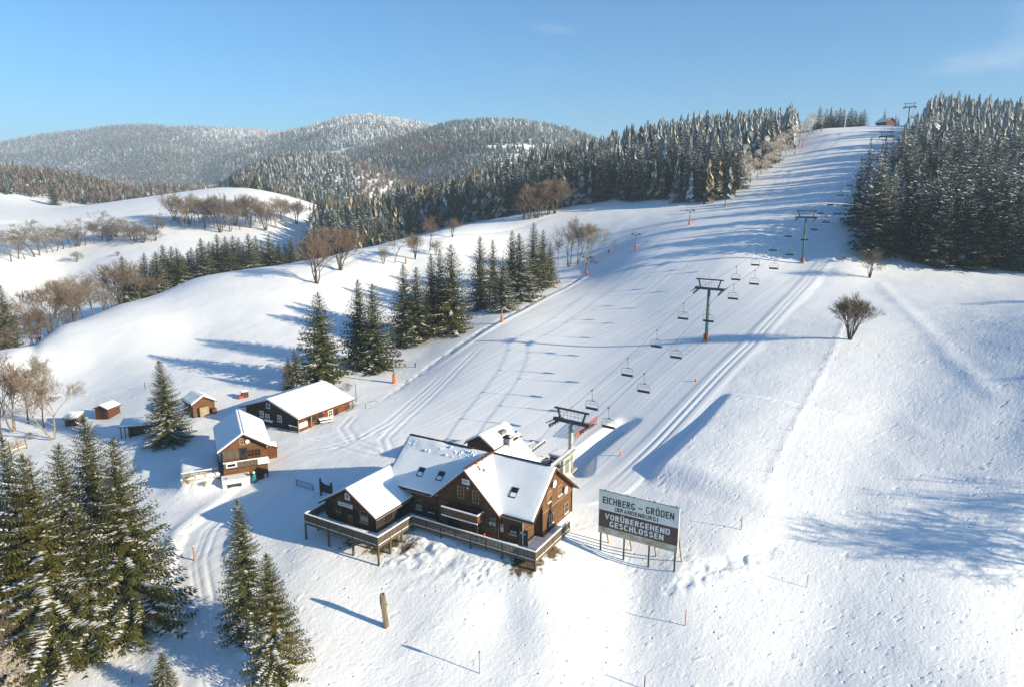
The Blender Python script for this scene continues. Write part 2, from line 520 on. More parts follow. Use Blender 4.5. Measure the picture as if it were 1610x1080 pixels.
fz += fbm(fx / 14, fy / 14, 1, 3) * 0.32 * (0.35 + 0.65 * rough)
fz += fbm(fx / 2.6, fy / 2.6, 5, 3) * 0.035 * rough
fz -= road * 0.30 * sstep(0.03, 0.2, rt) * (1 - sstep(.5, .7, rt))
fz += np.exp(-((abs(rd) - 4.6) / 1.1) ** 2) * 0.28 * (1 - piste) * (1 - sstep(.35, .55, rt))
# ski track: two grooves on a raised bed
bed = (1 - sstep(1.6, 2.8, abs(td))) * sstep(0, .15, t_t)
fz += 0.12 * bed
for o_ in (-0.6, 0.6):
    fz -= np.exp(-((td - o_) / 0.22) ** 2) * 0.11 * sstep(0, .12, t_t)
# bank right of the track whose left face falls into shade
b1, t1 = pdist(fx, fy, poly_w([(1000,758),(1045,715),(1085,675),(1135,615)]))
amp = 1.35 * sstep(0.0, 0.16, t1) * (1 - 0.72 * t1) * (1 - sstep(0.95, 1.0, t1))
fz += amp * sstep(0.2, 2.4, -b1) * (1 - sstep(6, 26, -b1)) * (b1 < 0)
# bank beside the lift station, steep on its left
b2, t2 = pdist(fx, fy, poly_w([(936,752),(938,718),(970,692),(1018,656)]))
e2 = np.minimum(t2, 1 - t2)
fz -= 2.0 * sstep(0.0, 0.22, e2) * sstep(0.0, 2.0, b2) * (1 - sstep(2.0, 5.0, b2))
# berm and footpath along the left edge of the piste
BERM = poly_w([(575,690),(610,640),(660,600),(735,545),(800,505),(850,478),(940,420),(1000,388)])
b3, t3 = pdist(fx, fy, BERM)
fz += np.exp(-((b3 - 1.2) / 0.6) ** 2) * 0.24 * sstep(0.2, 0.4, t3)
foot = np.exp(-((b3 - 3.4) / 0.7) ** 2) * sstep(0.1, 0.2, t3)
fz -= foot * 0.28 * (0.5 + vnoise(fx * 1.3, fy * 1.3, 44) * 1.6)
for o_ in (-0.85, 0.85, 0.25):
    fz -= np.exp(-((rd - o_) / 0.22) ** 2) * 0.09 * (1 - sstep(.45, .6, rt)) * (0.8 + vnoise(fx * .5, fy * .5, 33))
fz += np.exp(-((abs(rd) - 3.2) / 0.5) ** 2) * 0.16 * (1 - sstep(.4, .55, rt)) * (0.6 + vnoise(fx * 1.1, fy * 1.1, 34) * 1.4)
# vehicle tracks curving over the flat between the chalets and the lodge
for pts in ([(700,585),(648,632),(612,664),(570,688),(520,704),(455,716)], [(760,540),(690,610),(640,655),(604,690),(612,712),(660,716),(700,700)], [(560,650),(540,672),(556,694),(600,708),(650,712)], [(470,690),(520,696),(580,712),(640,722)]):
    bt_, tt_ = pdist(fx, fy, poly_w(pts))
    for o_ in (-0.7, 0.7):
        fz -= np.exp(-((bt_ - o_) / 0.26) ** 2) * 0.085 * sstep(0, .12, np.minimum(tt_, 1 - tt_))
# terrace with shrubs above the road, gully and ragged bank on the lower right
b4, t4 = pdist(fx, fy, poly_w([(1040,940),(1095,905),(1165,880),(1240,855)]))
fz -= np.exp(-(b4 / 1.0) ** 2) * 0.30 * sstep(0, .25, np.minimum(t4, 1 - t4)) * (0.7 + vnoise(fx * 1.5, fy * 1.5, 9) * 1.2)
fz += sstep(-2.5, 0, b4) * (1 - sstep(0, 6, b4)) * 0.18 * sstep(0, .25, np.minimum(t4, 1 - t4))
b5, t5 = pdist(fx, fy, poly_w([(1206,765),(1240,690),(1275,620),(1312,545),(1330,500)]))
fz += np.exp(-((b5) / 0.6) ** 2) * 0.10 * (0.75 + vnoise(fx * .9, fy * .9, 19))
b6, t6 = pdist(fx, fy, poly_w([(1385,445),(1440,500),(1490,560),(1560,620)]))
fz += np.exp(-((b6) / 1.6) ** 2) * 0.14
b7, t7 = pdist(fx, fy, poly_w([(1110,880),(1180,820),(1230,790)]))
fz += sstep(-6, 0, b7) * (1 - sstep(0, 8, b7)) * .2 * sstep(0, .3, np.minimum(t7, 1 - t7))
# edge track round the left field
b8, t8 = pdist(fx, fy, poly_w([(35,556),(60,530),(90,510),(160,488)]))
fz -= np.exp(-((b8 + 2.0) / 1.4) ** 2) * 0.5
b9, t9 = pdist(fx, fy, poly_w([(470,445),(560,405),(640,383),(720,368),(860,343),(940,330)]))
fz -= np.exp(-(b9 / 1.5) ** 2) * 0.3
# disturbed snow: round the sign, below the terrace, along the road bank
def patch(px, py, r, a, sc_=0.9):
    global fz
    c_ = at(px, py)
    k = np.exp(-((fx - c_[0]) ** 2 + (fy - c_[1]) ** 2) / (r * r))
    fz += k * a * fbm(fx * sc_, fy * sc_, int(px), 3)
patch(1085, 880, 2.0, 0.12, 2.2); patch(750, 900, 1.8, 0.3, 2.4); patch(690, 865, 3.5, 0.45, .8); patch(640, 870, 2.5, .35, 1.2)
patch(560, 690, 5, .15); patch(310, 762, 3, .6, .9)
c_ = at(312, 762); fz += 1.9 * np.exp(-((fx - c_[0]) ** 2 + (fy - c_[1]) ** 2) / 10.0); patch(520, 640, 3, .3)
# scattered clods and little pits on the open meadow
cl_n = vnoise(fx * 2.3, fy * 2.3, 71)
fz -= np.where(cl_n < -0.40, (-0.40 - cl_n) * 1.0, 0) * rough * (fy < 150)
cl_p = vnoise(fx * 1.7, fy * 1.7, 72)
fz += np.where(cl_p > 0.41, (cl_p - 0.41) * 0.9, 0) * rough * (fy < 150)
ZZ[sel] = fz
GROOM = np.zeros(ZZ.shape); GROOM[sel] = groom
# bare grass under the terrace, on banks and field edges
BARE = np.zeros(ZZ.shape); bare = np.zeros(fx.shape)
for px, py, r, a in ((600,852,3.2,1.0),(640,858,2.4,.8),(560,850,3,.7),(826,884,2.6,1.0),(800,880,2.0,.6),(866,866,1.8,1.0),(420,1000,2,.8),(130,1012,3.5,1.0),(70,1030,4,.9),(40,1060,4,.9),(700,527,3,.6),(640,545,3,.5),(745,500,3,.5),(660,540,2.5,.6)):
    c_ = at(px, py)
    bare = np.maximum(bare, a * np.exp(-((fx - c_[0]) ** 2 + (fy - c_[1]) ** 2) / (r * r)))
BARE[sel] = bare
# ------------------------------------------------------------------ ground mesh and its material
def snow_ground_material():
    m = bpy.data.materials.new('snow_ground')
    m.use_nodes = True
    n = m.node_tree.nodes; l = m.node_tree.links
    b = n['Principled BSDF']
    b.inputs['Roughness'].default_value = 0.65
    b.inputs['Specular IOR Level'].default_value = 0.12
    geo = n.new('ShaderNodeNewGeometry')
    ga = n.new('ShaderNodeAttribute'); ga.attribute_name = 'groom'
    ba = n.new('ShaderNodeAttribute'); ba.attribute_name = 'bare'
    def noise(sc_, det, scale_v=None, rot=0):
        t = n.new('ShaderNodeTexNoise'); t.inputs['Scale'].default_value = sc_; t.inputs['Detail'].default_value = det
        if scale_v:
            r_ = n.new('ShaderNodeMapping'); r_.inputs['Rotation'].default_value = (0, 0, rot)
            s_ = n.new('ShaderNodeMapping'); s_.inputs['Scale'].default_value = scale_v
            l.new(geo.outputs['Position'], r_.inputs['Vector']); l.new(r_.outputs[0], s_.inputs['Vector']); l.new(s_.outputs[0], t.inputs['Vector'])
        else:
            l.new(geo.outputs['Position'], t.inputs['Vector'])
        return t.outputs[0]
    def math_(op, a, b_=None, c_=None):
        t = n.new('ShaderNodeMath'); t.operation = op
        for i, q in enumerate((a, b_, c_)):
            if q is None: continue
            if isinstance(q, (int, float)): t.inputs[i].default_value = q
            else: l.new(q, t.inputs[i])
        return t.outputs[0]
    lift_rot = -(math.pi / 2 - math.atan2(0.74, 1.0)) + math.pi / 2
    rough = math_('SUBTRACT', 1.0, ga.outputs['Fac'])
    # wind ripples and clods on the open snow, combed streaks on the groomed snow
    big = noise(0.55, 4)
    small = noise(3.2, 4)
    rip = noise(1.0, 3, (1.6, 0.45, 1.0), R(35))
    h1 = math_('ADD', math_('MULTIPLY', big, 0.05), math_('MULTIPLY', small, 0.022))
    h1 = math_('ADD', h1, math_('MULTIPLY', rip, 0.045))
    vor = n.new('ShaderNodeTexVoronoi'); vor.inputs['Scale'].default_value = 1.1
    l.new(geo.outputs['Position'], vor.inputs['Vector'])
    pit = n.new('ShaderNodeMapRange'); pit.inputs['From Min'].default_value = 0.0; pit.inputs['From Max'].default_value = 0.22; pit.inputs['To Min'].default_value = 1.0; pit.inputs['To Max'].default_value = 0.0
    l.new(vor.outputs['Distance'], pit.inputs['Value'])
    spars = n.new('ShaderNodeMapRange'); spars.inputs['From Min'].default_value = 0.55; spars.inputs['From Max'].default_value = 0.62
    l.new(noise(0.9, 2), spars.inputs['Value'])
    h1 = math_('SUBTRACT', h1, math_('MULTIPLY', math_('MULTIPLY', pit.outputs[0], spars.outputs[0]), 0.11))
    h1 = math_('MULTIPLY', h1, rough)
    st1 = noise(1.0, 3, (1.1, 0.018, 0.05), lift_rot)
    st2 = noise(1.0, 2, (0.28, 0.010, 0.05), lift_rot)
    h2 = math_('MULTIPLY', math_('ADD', math_('MULTIPLY', st1, 0.07), math_('MULTIPLY', st2, 0.13)), ga.outputs['Fac'])
    h = math_('ADD', math_('ADD', h1, h2), math_('MULTIPLY', small, 0.025))
    bp = n.new('ShaderNodeBump'); bp.inputs['Strength'].default_value = 0.85; bp.inputs['Distance'].default_value = 1.0
    l.new(h, bp.inputs['Height']); l.new(bp.outputs[0], b.inputs['Normal'])
    # colour: clean snow, slightly greyer packed snow, dry grass where it is bare
    q = n.new('ShaderNodeMix'); q.data_type = 'RGBA'
    q.inputs['A'].default_value = (0.86, 0.865, 0.88, 1); q.inputs['B'].default_value = (0.78, 0.79, 0.81, 1)
    l.new(noise(0.11, 5), q.inputs['Factor'])
    gr = n.new('ShaderNodeMix'); gr.data_type = 'RGBA'
    gr.inputs['A'].default_value = (0.19, 0.14, 0.07, 1); gr.inputs['B'].default_value = (0.07, 0.05, 0.025, 1)
    l.new(noise(2.5, 4), gr.inputs['Factor'])
    mk = n.new('ShaderNodeMapRange'); mk.inputs['From Min'].default_value = 0.50; mk.inputs['From Max'].default_value = 0.62
    l.new(math_('ADD', math_('MULTIPLY', ba.outputs['Fac'], 0.45), math_('MULTIPLY', noise(1.6, 5), 0.55)), mk.inputs['Value'])
    q2 = n.new('ShaderNodeMix'); q2.data_type = 'RGBA'
    l.new(mk.outputs[0], q2.inputs['Factor']); l.new(q.outputs['Result'], q2.inputs['A']); l.new(gr.outputs['Result'], q2.inputs['B'])
    l.new(q2.outputs['Result'], b.inputs['Base Color'])
    MATS['snow_ground'] = m
    return m
snow_ground_material()
def build_ground():
    nr, nc = ZZ.shape
    V = np.stack([XX, YY, ZZ], -1)
    du = np.gradient(V, axis=1); dv = np.gradient(V, axis=0)
    N = np.cross(du, dv); N /= np.linalg.norm(N, axis=-1, keepdims=True)
    a = (np.arange(nr - 1)[:, None] * nc + np.arange(nc - 1)[None]).ravel()
    Q = np.stack([a, a + 1, a + nc + 1, a + nc], 1)
    cx = XX.ravel()[Q].mean(1); cy = YY.ravel()[Q].mean(1)
    region = np.zeros(len(Q), int)
    pin = np.zeros(len(Q), bool)
    k = (cy < 560) & (abs(cx / cy) < 0.9)
    pin[k] = inside(cx[k], cy[k], PISTE)
    rdist = np.full(len(Q), 1e9)
    k2 = k & (cy < 160)
    d_, t_ = pdist(cx[k2], cy[k2], ROADP)
    rdist[k2] = abs(d_) / (1 + 0.9 * sstep(0.6, 1.0, t_))
    region[pin] = 1
    region[(rdist < 3.6) & ~pin] = 2
    region[cy > 560] = 3
    Vf = V.reshape(-1, 3); Nf = N.reshape(-1, 3); g = GROOM.ravel(); br = BARE.ravel()
    for r_, name in enumerate(('snow_ground', 'ski_piste', 'snow_road', 'hillside')):
        q = Q[region == r_]
        ids, inv = np.unique(q, return_inverse=True)
        q = inv.reshape(-1, 4)
        me = np_mesh(name, Vf[ids], q, ['snow_ground'], smooth=True)
        for an, ar in (('groom', g), ('bare', br)):
            at_ = me.attributes.new(an, 'FLOAT', 'POINT')
            at_.data.foreach_set('value', ar[ids].astype(np.float32))
        me.normals_split_custom_set_from_vertices(Nf[ids].tolist())
        o = link(bpy.data.objects.new(name, me))
        o['kind'] = 'structure'
build_ground()
# ------------------------------------------------------------------ trees
def spruce_arrays(seed, Ht=20.0, Rb=4.6, whorl=0.62, nb=6, seg=5, snow=0.35, twig=1.0, skirt=0.06, tone=(1, 1, 1), thin=0.24, snow_w=1.0, cap=9.0):
    """needle crown of a spruce: boughs in whorls that droop and turn up at the tip, each set with flat sprays of twigs, snow lying on the boughs.
    Returns crown vertices, quads, material index (0 needles, 1 snow), tint."""
    rg = np.random.default_rng(seed)
    V = []; MI = []; T = []
    def kite(p, d, sd, L, W, rise, mi, t):
        tip = p + d * L
        mid = p + d * L * 0.45
        V.append(np.stack([p, mid + sd * W, tip, mid - sd * W]) + np.array([[0, 0, 0], [0, 0, rise], [0, 0, 0], [0, 0, rise]]))
        MI.append(mi); T.append(t)
    z = Ht * skirt
    lean = rg.normal(0, 0.012, 2)
    side = rg.uniform(0, 6.28)
    while z < Ht * 0.985:
        q = z / Ht
        Lmax = Rb * (1 - q) ** 0.78 * (1 - 0.35 * math.exp(-q / 0.07) * 0.6) + 0.12
        n = max(3, int(round(nb * (0.6 + 0.5 * (1 - q)))))
        a0 = rg.uniform(0, 6.28)
        for b in range(n):
            az = a0 + 6.283 * b / n + rg.normal(0, 0.22)
            L = Lmax * rg.uniform(0.72, 1.12) * (1 + 0.10 * math.cos(az - side))
            if rg.random() < 0.05: L *= 0.5
            h = np.array([math.cos(az), math.sin(az), 0.0]); s_ = np.array([-h[1], h[0], 0.0])
            dr = -0.50 * (1 - q) ** 0.8 + 0.42 * q ** 1.5 + rg.normal(0, 0.07)
            up = 0.20 + 0.10 * rg.random()
            base = np.array([lean[0] * z, lean[1] * z, z + rg.normal(0, whorl * 0.3)])
            bt = rg.uniform(0.72, 1.28)
            wt = np.array(tone) * bt * np.array([1 + rg.normal(0, .07), 1.0, 1 + rg.normal(0, .10)])
            ns = max(2, int(round(seg * (0.45 + 0.55 * L / Rb))))
            laden = rg.random() < snow * 1.35
            for i in range(ns):
                t = (i + 0.55 + rg.uniform(-.2, .2)) / ns
                p = base + h * L * t + np.array([0, 0, L * (dr * t + up * t * t)])
                slope = dr + 2 * up * t
                d0 = h + np.array([0, 0, slope]); d0 /= np.linalg.norm(d0)
                tl = twig * (0.27 * L * (1 - 0.55 * t) + 0.36 * (0.4 + 0.6 * (1 - q)))
                tl = min(tl, cap * rg.uniform(.85, 1.15))
                for sg in (-1, 1):
                    d = d0 * rg.uniform(0.45, 0.8) + s_ * sg * rg.uniform(0.5, 0.95) + np.array([0, 0, -rg.uniform(0.12, 0.55)])
                    d /= np.linalg.norm(d)
                    pp = np.cross(d, [0, 0, 1.0]); pp /= np.linalg.norm(pp) + 1e-9
                    kite(p, d, pp, tl * rg.uniform(.8, 1.25), tl * thin, -0.05 * tl, 0, wt * rg.uniform(.8, 1.2))
                # hanging spray under the bough
                d = d0 * 0.35 + np.array([0, 0, -0.85]) + s_ * rg.normal(0, .25); d /= np.linalg.norm(d)
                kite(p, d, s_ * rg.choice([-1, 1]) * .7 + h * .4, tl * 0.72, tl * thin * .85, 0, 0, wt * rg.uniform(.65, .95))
                if laden and t > 0.22 and rg.random() < 0.86:
                    sw = snow_w * (0.060 * L * (1 - .5 * t) + 0.10) * rg.uniform(.6, 1.2)
                    sl = L / ns * rg.uniform(.45, 1.15)
                    kite(p + np.array([0, 0, 0.10]) - d0 * sl * .3, d0, s_, sl, sw, -0.09 * sw, 1, np.ones(3))
                    if rg.random() < 0.25:
                        sg = rg.choice([-1, 1]); d = d0 * .6 + s_ * sg * .8 + np.array([0, 0, -.2]); d /= np.linalg.norm(d)
                        kite(p + np.array([0, 0, 0.12]), d, np.cross(d, [0, 0, 1.0]), tl * .8, tl * .12, -.03, 1, np.ones(3))
                elif rg.random() < snow * 0.2:
                    sg = rg.choice([-1, 1]); d = d0 * .6 + s_ * sg * .8 + np.array([0, 0, -.25]); d /= np.linalg.norm(d)
                    kite(p + np.array([0, 0, 0.09]), d, np.cross(d, [0, 0, 1.0]), tl * .7, tl * .10, -.03, 1, np.ones(3))
            # tip spray
            p = base + h * L + np.array([0, 0, L * (dr + up)])
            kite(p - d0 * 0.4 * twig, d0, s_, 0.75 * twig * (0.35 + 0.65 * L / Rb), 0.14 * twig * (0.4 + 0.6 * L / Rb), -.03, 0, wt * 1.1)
        z += whorl * (1.0 - 0.45 * q) * rg.uniform(0.85, 1.15)
    for k in range(5):
        az = k * 1.26
        kite(np.array([lean[0] * Ht, lean[1] * Ht, Ht * 0.95]), np.array([math.cos(az) * .12, math.sin(az) * .12, 1.0]), np.array([-math.sin(az), math.cos(az), 0]), Ht * 0.06, .10, 0, 0, np.array(tone))
    V = np.array(V); n = len(V)
    F = np.arange(n * 4).reshape(n, 4)
    return V.reshape(-1, 3), F, np.array(MI), np.repeat(np.array(T), 4, 0)
def trunk_mb(Ht, r0, k, lean=0.0):
    m = MB()
    m.tube([(0, 0, -0.8), (0, 0, Ht * .25), (lean * .5, 0, Ht * .6), (lean, 0, Ht * .97)], [r0 * 1.15, r0 * .85, r0 * .5, 0.03], k, 7, False)
    return m
SPR = {}
def spruce_proto(key, seed, **kw):
    V, F, mi, T = spruce_arrays(seed, **kw)
    me = np_mesh('crown', V, F, ['needles', 'tree_snow'], mi, T)
    tm = trunk_mb(kw.get('Ht', 20.0), 0.24, 'bark')
    o = tm.build('trunk'); tmesh = o.data
    bpy.data.objects.remove(o)
    SPR[key] = (me, tmesh)
# near trees: fine sprays; forest trees: coarser
for i in range(4):
    spruce_proto(('near', i), 100 + i, whorl=0.35, nb=11, seg=12, cap=.80, snow=(0.27, 0.20, 0.32, 0.24)[i], twig=0.68, thin=.16, snow_w=1.6, tone=((1.1, 1, .8), (1.0, 1, .9), (1.02, 1, .9), (1.2, 1.05, .75))[i], Rb=(6.2, 5.6, 5.8, 6.3)[i])
for i in range(4):
    spruce_proto(('mid', i), 200 + i, whorl=0.50, nb=8, seg=7, cap=1.25, snow=(0.30, 0.40, 0.34, 0.8)[i], twig=0.98, thin=.22, snow_w=1.5, tone=((1, 1, .9), (.9, 1, 1.05), (1.1, 1, .8), (1, 1, 1))[i], Rb=(6.0, 5.6, 6.2, 5.8)[i])
for i in range(7):
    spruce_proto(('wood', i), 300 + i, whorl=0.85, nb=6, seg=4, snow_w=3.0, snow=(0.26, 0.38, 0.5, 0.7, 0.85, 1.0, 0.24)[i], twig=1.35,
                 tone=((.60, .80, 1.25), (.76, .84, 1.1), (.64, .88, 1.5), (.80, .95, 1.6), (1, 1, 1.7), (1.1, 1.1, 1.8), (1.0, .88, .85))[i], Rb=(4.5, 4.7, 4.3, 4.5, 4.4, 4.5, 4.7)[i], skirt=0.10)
RNG = random.Random(5)
N_SPRUCE = 0
def put_spruce(base, h, key, label, group=None, wide=1.0, rz=None):
    global N_SPRUCE
    N_SPRUCE += 1
    me, tm = SPR[key]
    r = empty('spruce_tree', base, RNG.uniform(0, 6.28) if rz is None else rz)
    r.scale = (h / 20 * wide, h / 20 * wide, h / 20)
    tag(r, label, 'spruce tree', group)
    for nm, d in (('trunk', tm), ('crown', me)):
        o = link(bpy.data.objects.new(nm, d)); o.parent = r
    return r
def spruce_px(px, py, top, key, label, group=None, wide=1.0):
    b = at(px, py)
    return put_spruce(b - Vector((0, 0, 0.2)), top_h(b, top) + 0.2, key, label, group, wide)
ORD = ['first', 'second', 'third', 'fourth', 'fifth', 'sixth', 'seventh', 'eighth', 'ninth', 'tenth', 'eleventh', 'twelfth', 'thirteenth', 'fourteenth', 'fifteenth', 'sixteenth', 'seventeenth', 'eighteenth', 'nineteenth', 'twentieth', 'twenty-first', 'twenty-second', 'twenty-third', 'twenty-fourth', 'twenty-fifth', 'twenty-sixth']
FORE = [  # px, base row, top row, prototype, width, label
 (212, 985, 688, 0, .92, 'big snow-laden spruce on the bank beside the packed snow road'),
 (176, 935, 655, 1, 1.0, 'tallest spruce of the cluster, its tip just below the small huts'),
 (128, 985, 697, 2, 0.95, 'snowy spruce between the tallest spruce and the thin one in the cluster'),
 (64, 990, 684, 1, 0.85, 'slim dark spruce whose tip stands beside the plank footbridge'),
 (95, 1022, 712, 3, 1.05, 'olive green spruce at the front of the spruce cluster'),
 (8, 965, 738, 2, 1.0, 'spruce cut by the picture edge, just below the plank footbridge'),
 (20, 1040, 800, 0, 0.9, 'low bushy spruce above the bare twigs at the lower corner'),
 (150, 1005, 790, 0, 1.05, 'short spruce in front of the big cluster, beside the big road-bank spruce'),
 (396, 985, 783, 1, .95, 'slender spruce across the road from the big cluster, taller of the pair'),
 (438, 1058, 868, 3, 1.0, 'shorter snow-capped spruce of the pair across the road'),
 (258, 1082, 1026, 2, 1.25, 'small young spruce at the roadside, cut by the bottom edge'),
]
for px, py, tp, k, wd, lb in FORE:
    spruce_px(px, py, tp, ('near', k), lb, 'spruces along the snow road', wd * (1.02 if px < 300 else .86))
spruce_px(-60, 1010, 700, ('near', 0), 'spruce mostly outside the picture beside the cluster', 'spruces along the snow road', 1.0)
spruce_px(268, 696, 565, ('near', 2), 'lone spruce standing between the small huts and the middle chalet', None, 1.05)
ROW = [  # spruces along the piste edge: px, base, top, prototype, width
 (455, 612, 563, 0, .8), (468, 612, 546, 1, .9), (509, 598, 460, 0, 1.12), (566, 572, 440, 2, .85), (590, 580, 446, 0, 1.0), (637, 541, 416, 1, .95), (656, 537, 420, 2, .95),
 (681, 526, 400, 0, .8), (692, 520, 392, 1, .85), (712, 522, 385, 2, 1.0), (755, 486, 372, 0, .9), (777, 480, 377, 1, .8), (791, 490, 405, 3, 1.05), (803, 472, 363, 2, .8),
 (817, 474, 368, 3, 1.15), (838, 456, 350, 0, .9), (852, 452, 362, 2, .9), (864, 446, 380, 0, .7)]
for i, (px, py, tp, k, wd) in enumerate(ROW):
    spruce_px(px, py, tp, ('mid', k), '%s spruce from the low end of the row along the piste edge' % ORD[i], 'spruces along the piste edge', wd * 1.15)
SHELTER = [(200, 403), (216, 432), (232, 398), (250, 396), (263, 385), (273, 388), (283, 390), (293, 402), (304, 389), (322, 375), (333, 380), (346, 369), (358, 372), (368, 371), (377, 374), (394, 368), (406, 371), (424, 369), (441, 380), (459, 374), (474, 384)]
for i, (px, tp) in enumerate(SHELTER):
    yb = np.interp(px, [180, 300, 380, 470], [478, 442, 428, 413])
    Yb = np.interp(px, [180, 300, 380, 470], [238, 268, 280, 292]) + (i % 3) * 5
    d = ray(px, yb); X = d[0] / d[1] * Yb
    b = Vector((X, Yb, float(H(X, Yb)) - 0.3))
    put_spruce(b, top_h(b, tp), ('mid', (0, 2, 1, 3, 0, 1)[i % 6]), '%s spruce from the low end of the belt behind the field crest' % ORD[i], 'spruce belt behind the field crest', 1.35)
for i, (px, tp) in enumerate([(208, 418), (224, 414), (242, 410), (257, 402), (268, 404), (288, 399), (298, 396), (313, 392), (328, 388), (340, 385), (352, 384), (363, 380), (386, 382), (400, 380), (414, 378), (432, 380), (450, 384)]):
    Yb = np.interp(px, [180, 300, 380, 470], [246, 276, 288, 300]) + (i % 4) * 4
    d = ray(px, 440); X = d[0] / d[1] * Yb
    b = Vector((X, Yb, float(H(X, Yb)) - 0.3))
    put_spruce(b, top_h(b, tp), ('mid', (1, 3, 2, 0)[i % 4]), '%s spruce from the low end in the rear row of the crest belt' % ORD[i], 'rear row of the spruce belt', 1.3)
for px, py, tp, lb in ((15, 545, 449, 'lone dark spruce rising among bare trees beyond the field'), (85, 316, 291, 'dark round spruce standing in the brown wood beyond the fields')):
    d = ray(px, py); Yb = 185 if py > 400 else 660; X = d[0] / d[1] * Yb
    b = Vector((X, Yb, float(H(X, Yb)) - .3))
    put_spruce(b, top_h(b, tp), ('mid', 2), lb, None, 1.0 if py > 400 else 1.3)
# ---- forests: stand positions in plan
def stand(poly, spacing, seed, keep=None):
    rg = np.random.default_rng(seed)
    P = np.array(poly)
    x0, y0 = P.min(0); x1, y1 = P.max(0)
    gx, gy = np.meshgrid(np.arange(x0, x1, spacing), np.arange(y0, y1, spacing * 0.87))
    gx[1::2] += spacing / 2
    x = gx.ravel() + rg.uniform(-.42, .42, gx.size) * spacing; y = gy.ravel() + rg.uniform(-.42, .42, gx.size) * spacing
    k = inside(x, y, P)
    return x[k], y[k], rg
def uY(px, Y):
    d = ray(px, 300); return (d[0] / d[1] * Y, Y)
LEFTW = [tuple(at(*p)[:2]) for p in ((640, 372), (720, 353), (790, 342), (850, 332), (900, 324), (940, 319), (1060, 320), (1136, 319), (1198, 268), (1245, 231), (1282, 203))]
LEFTW += [uY(1300, 450), uY(1285, 500), uY(1180, 545), uY(1060, 560), uY(940, 555), uY(820, 545), uY(700, 520), uY(600, 520), uY(500, 500), uY(475, 430), uY(480, 385), uY(560, 345)]
RIGHTW = [tuple(at(*p)[:2]) for p in ((1334, 402), (1420, 408), (1470, 424), (1545, 425), (1612, 427))] + [uY(1720, 175), uY(1780, 200), uY(1780, 470), uY(1600, 475), uY(1440, 470)]
RIGHTW += [tuple(at(*p)[:2]) for p in ((1424, 200), (1412, 225), (1392, 262), (1366, 298), (1342, 345))]
L1_ = at(1110, 537); L2_ = at(1261, 400)
LS_ = (L2_.x - L1_.x) / (L2_.y - L1_.y)
LS_ = 0.71
LX = lambda Y: L1_.x + (Y - L1_.y) * LS_      # plan line of the chairlift
trees = []
for wname, poly, sp_, sd_ in (('left', LEFTW, 5.6, 11), ('right', RIGHTW, 6.2, 12)):
    x, y, rg = stand(poly, sp_, sd_)
    ok = (abs(x - LX(y)) > 8) | (y > 470)
    x, y = x[ok], y[ok]
    z = H(x, y)
    alt = np.clip((z - 18) / 55, 0, 1)
    for i in range(len(x)):
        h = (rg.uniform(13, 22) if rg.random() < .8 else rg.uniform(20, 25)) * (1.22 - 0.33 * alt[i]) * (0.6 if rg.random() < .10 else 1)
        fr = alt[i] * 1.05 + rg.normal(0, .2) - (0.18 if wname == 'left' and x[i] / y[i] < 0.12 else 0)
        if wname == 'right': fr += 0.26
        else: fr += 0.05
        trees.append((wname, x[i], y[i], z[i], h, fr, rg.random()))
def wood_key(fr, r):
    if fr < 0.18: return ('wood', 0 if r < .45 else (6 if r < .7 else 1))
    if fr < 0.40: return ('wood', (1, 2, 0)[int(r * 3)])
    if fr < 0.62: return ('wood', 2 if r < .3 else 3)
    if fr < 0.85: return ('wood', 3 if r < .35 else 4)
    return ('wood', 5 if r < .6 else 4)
# how large each shows: nearest first, front rows count double, those behind a full stand count little
def shows(t):
    d = math.hypot(t[1], t[2])
    return t[4] / d * (1.0 if to_px((t[1], t[2], t[3] + t[4]))[0] < 1625 else 0.1)
trees.sort(key=shows, reverse=True)
n_ind = 298 - N_SPRUCE
wl = {'left': ('snow-dusted spruce standing in the dense wood beside the upper piste', 'spruces of the wood beside the upper piste'),
      'right': ('dark snow-flecked spruce standing in the dense wood beyond the chairlift', 'spruces of the wood beyond the chairlift')}
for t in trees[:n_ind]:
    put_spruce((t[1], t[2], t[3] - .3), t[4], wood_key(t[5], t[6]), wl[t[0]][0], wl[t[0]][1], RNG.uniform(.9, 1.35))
def scatter(name, protos, items, kind, extra=None):
    """many copies of small tree meshes joined into one object; items: (x, y, z, height, width, proto, rotation, tint)"""
    VV = []; FF = []; CC = []; o = 0
    it = np.array([i[:7] for i in items]); tint = np.array([i[7] for i in items])
    for k, (V, F, T) in enumerate(protos):
        s = it[:, 5] == k
        if not s.any(): continue
        q = it[s]; c, sn = np.cos(q[:, 6]), np.sin(q[:, 6])
        X = (V[None, :, 0] * c[:, None] - V[None, :, 1] * sn[:, None]) * q[:, 4:5] + q[:, 0:1]
        Y = (V[None, :, 0] * sn[:, None] + V[None, :, 1] * c[:, None]) * q[:, 4:5] + q[:, 1:2]
        Z = V[None, :, 2] * q[:, 3:4] + q[:, 2:3]
        VV.append(np.stack([X, Y, Z], -1).reshape(-1, 3))
        FF.append((F[None] + (np.arange(len(q)) * len(V))[:, None, None] + o).reshape(-1, F.shape[1]))
        CC.append((T[None] * tint[s][:, None, :]).reshape(-1, 3))
        o += len(q) * len(V)
    me = np_mesh(name, np.concatenate(VV), np.concatenate(FF), ['far_tree'], None, np.concatenate(CC))
    ob = link(bpy.data.objects.new(name, me))
    ob['kind'] = kind
    return ob
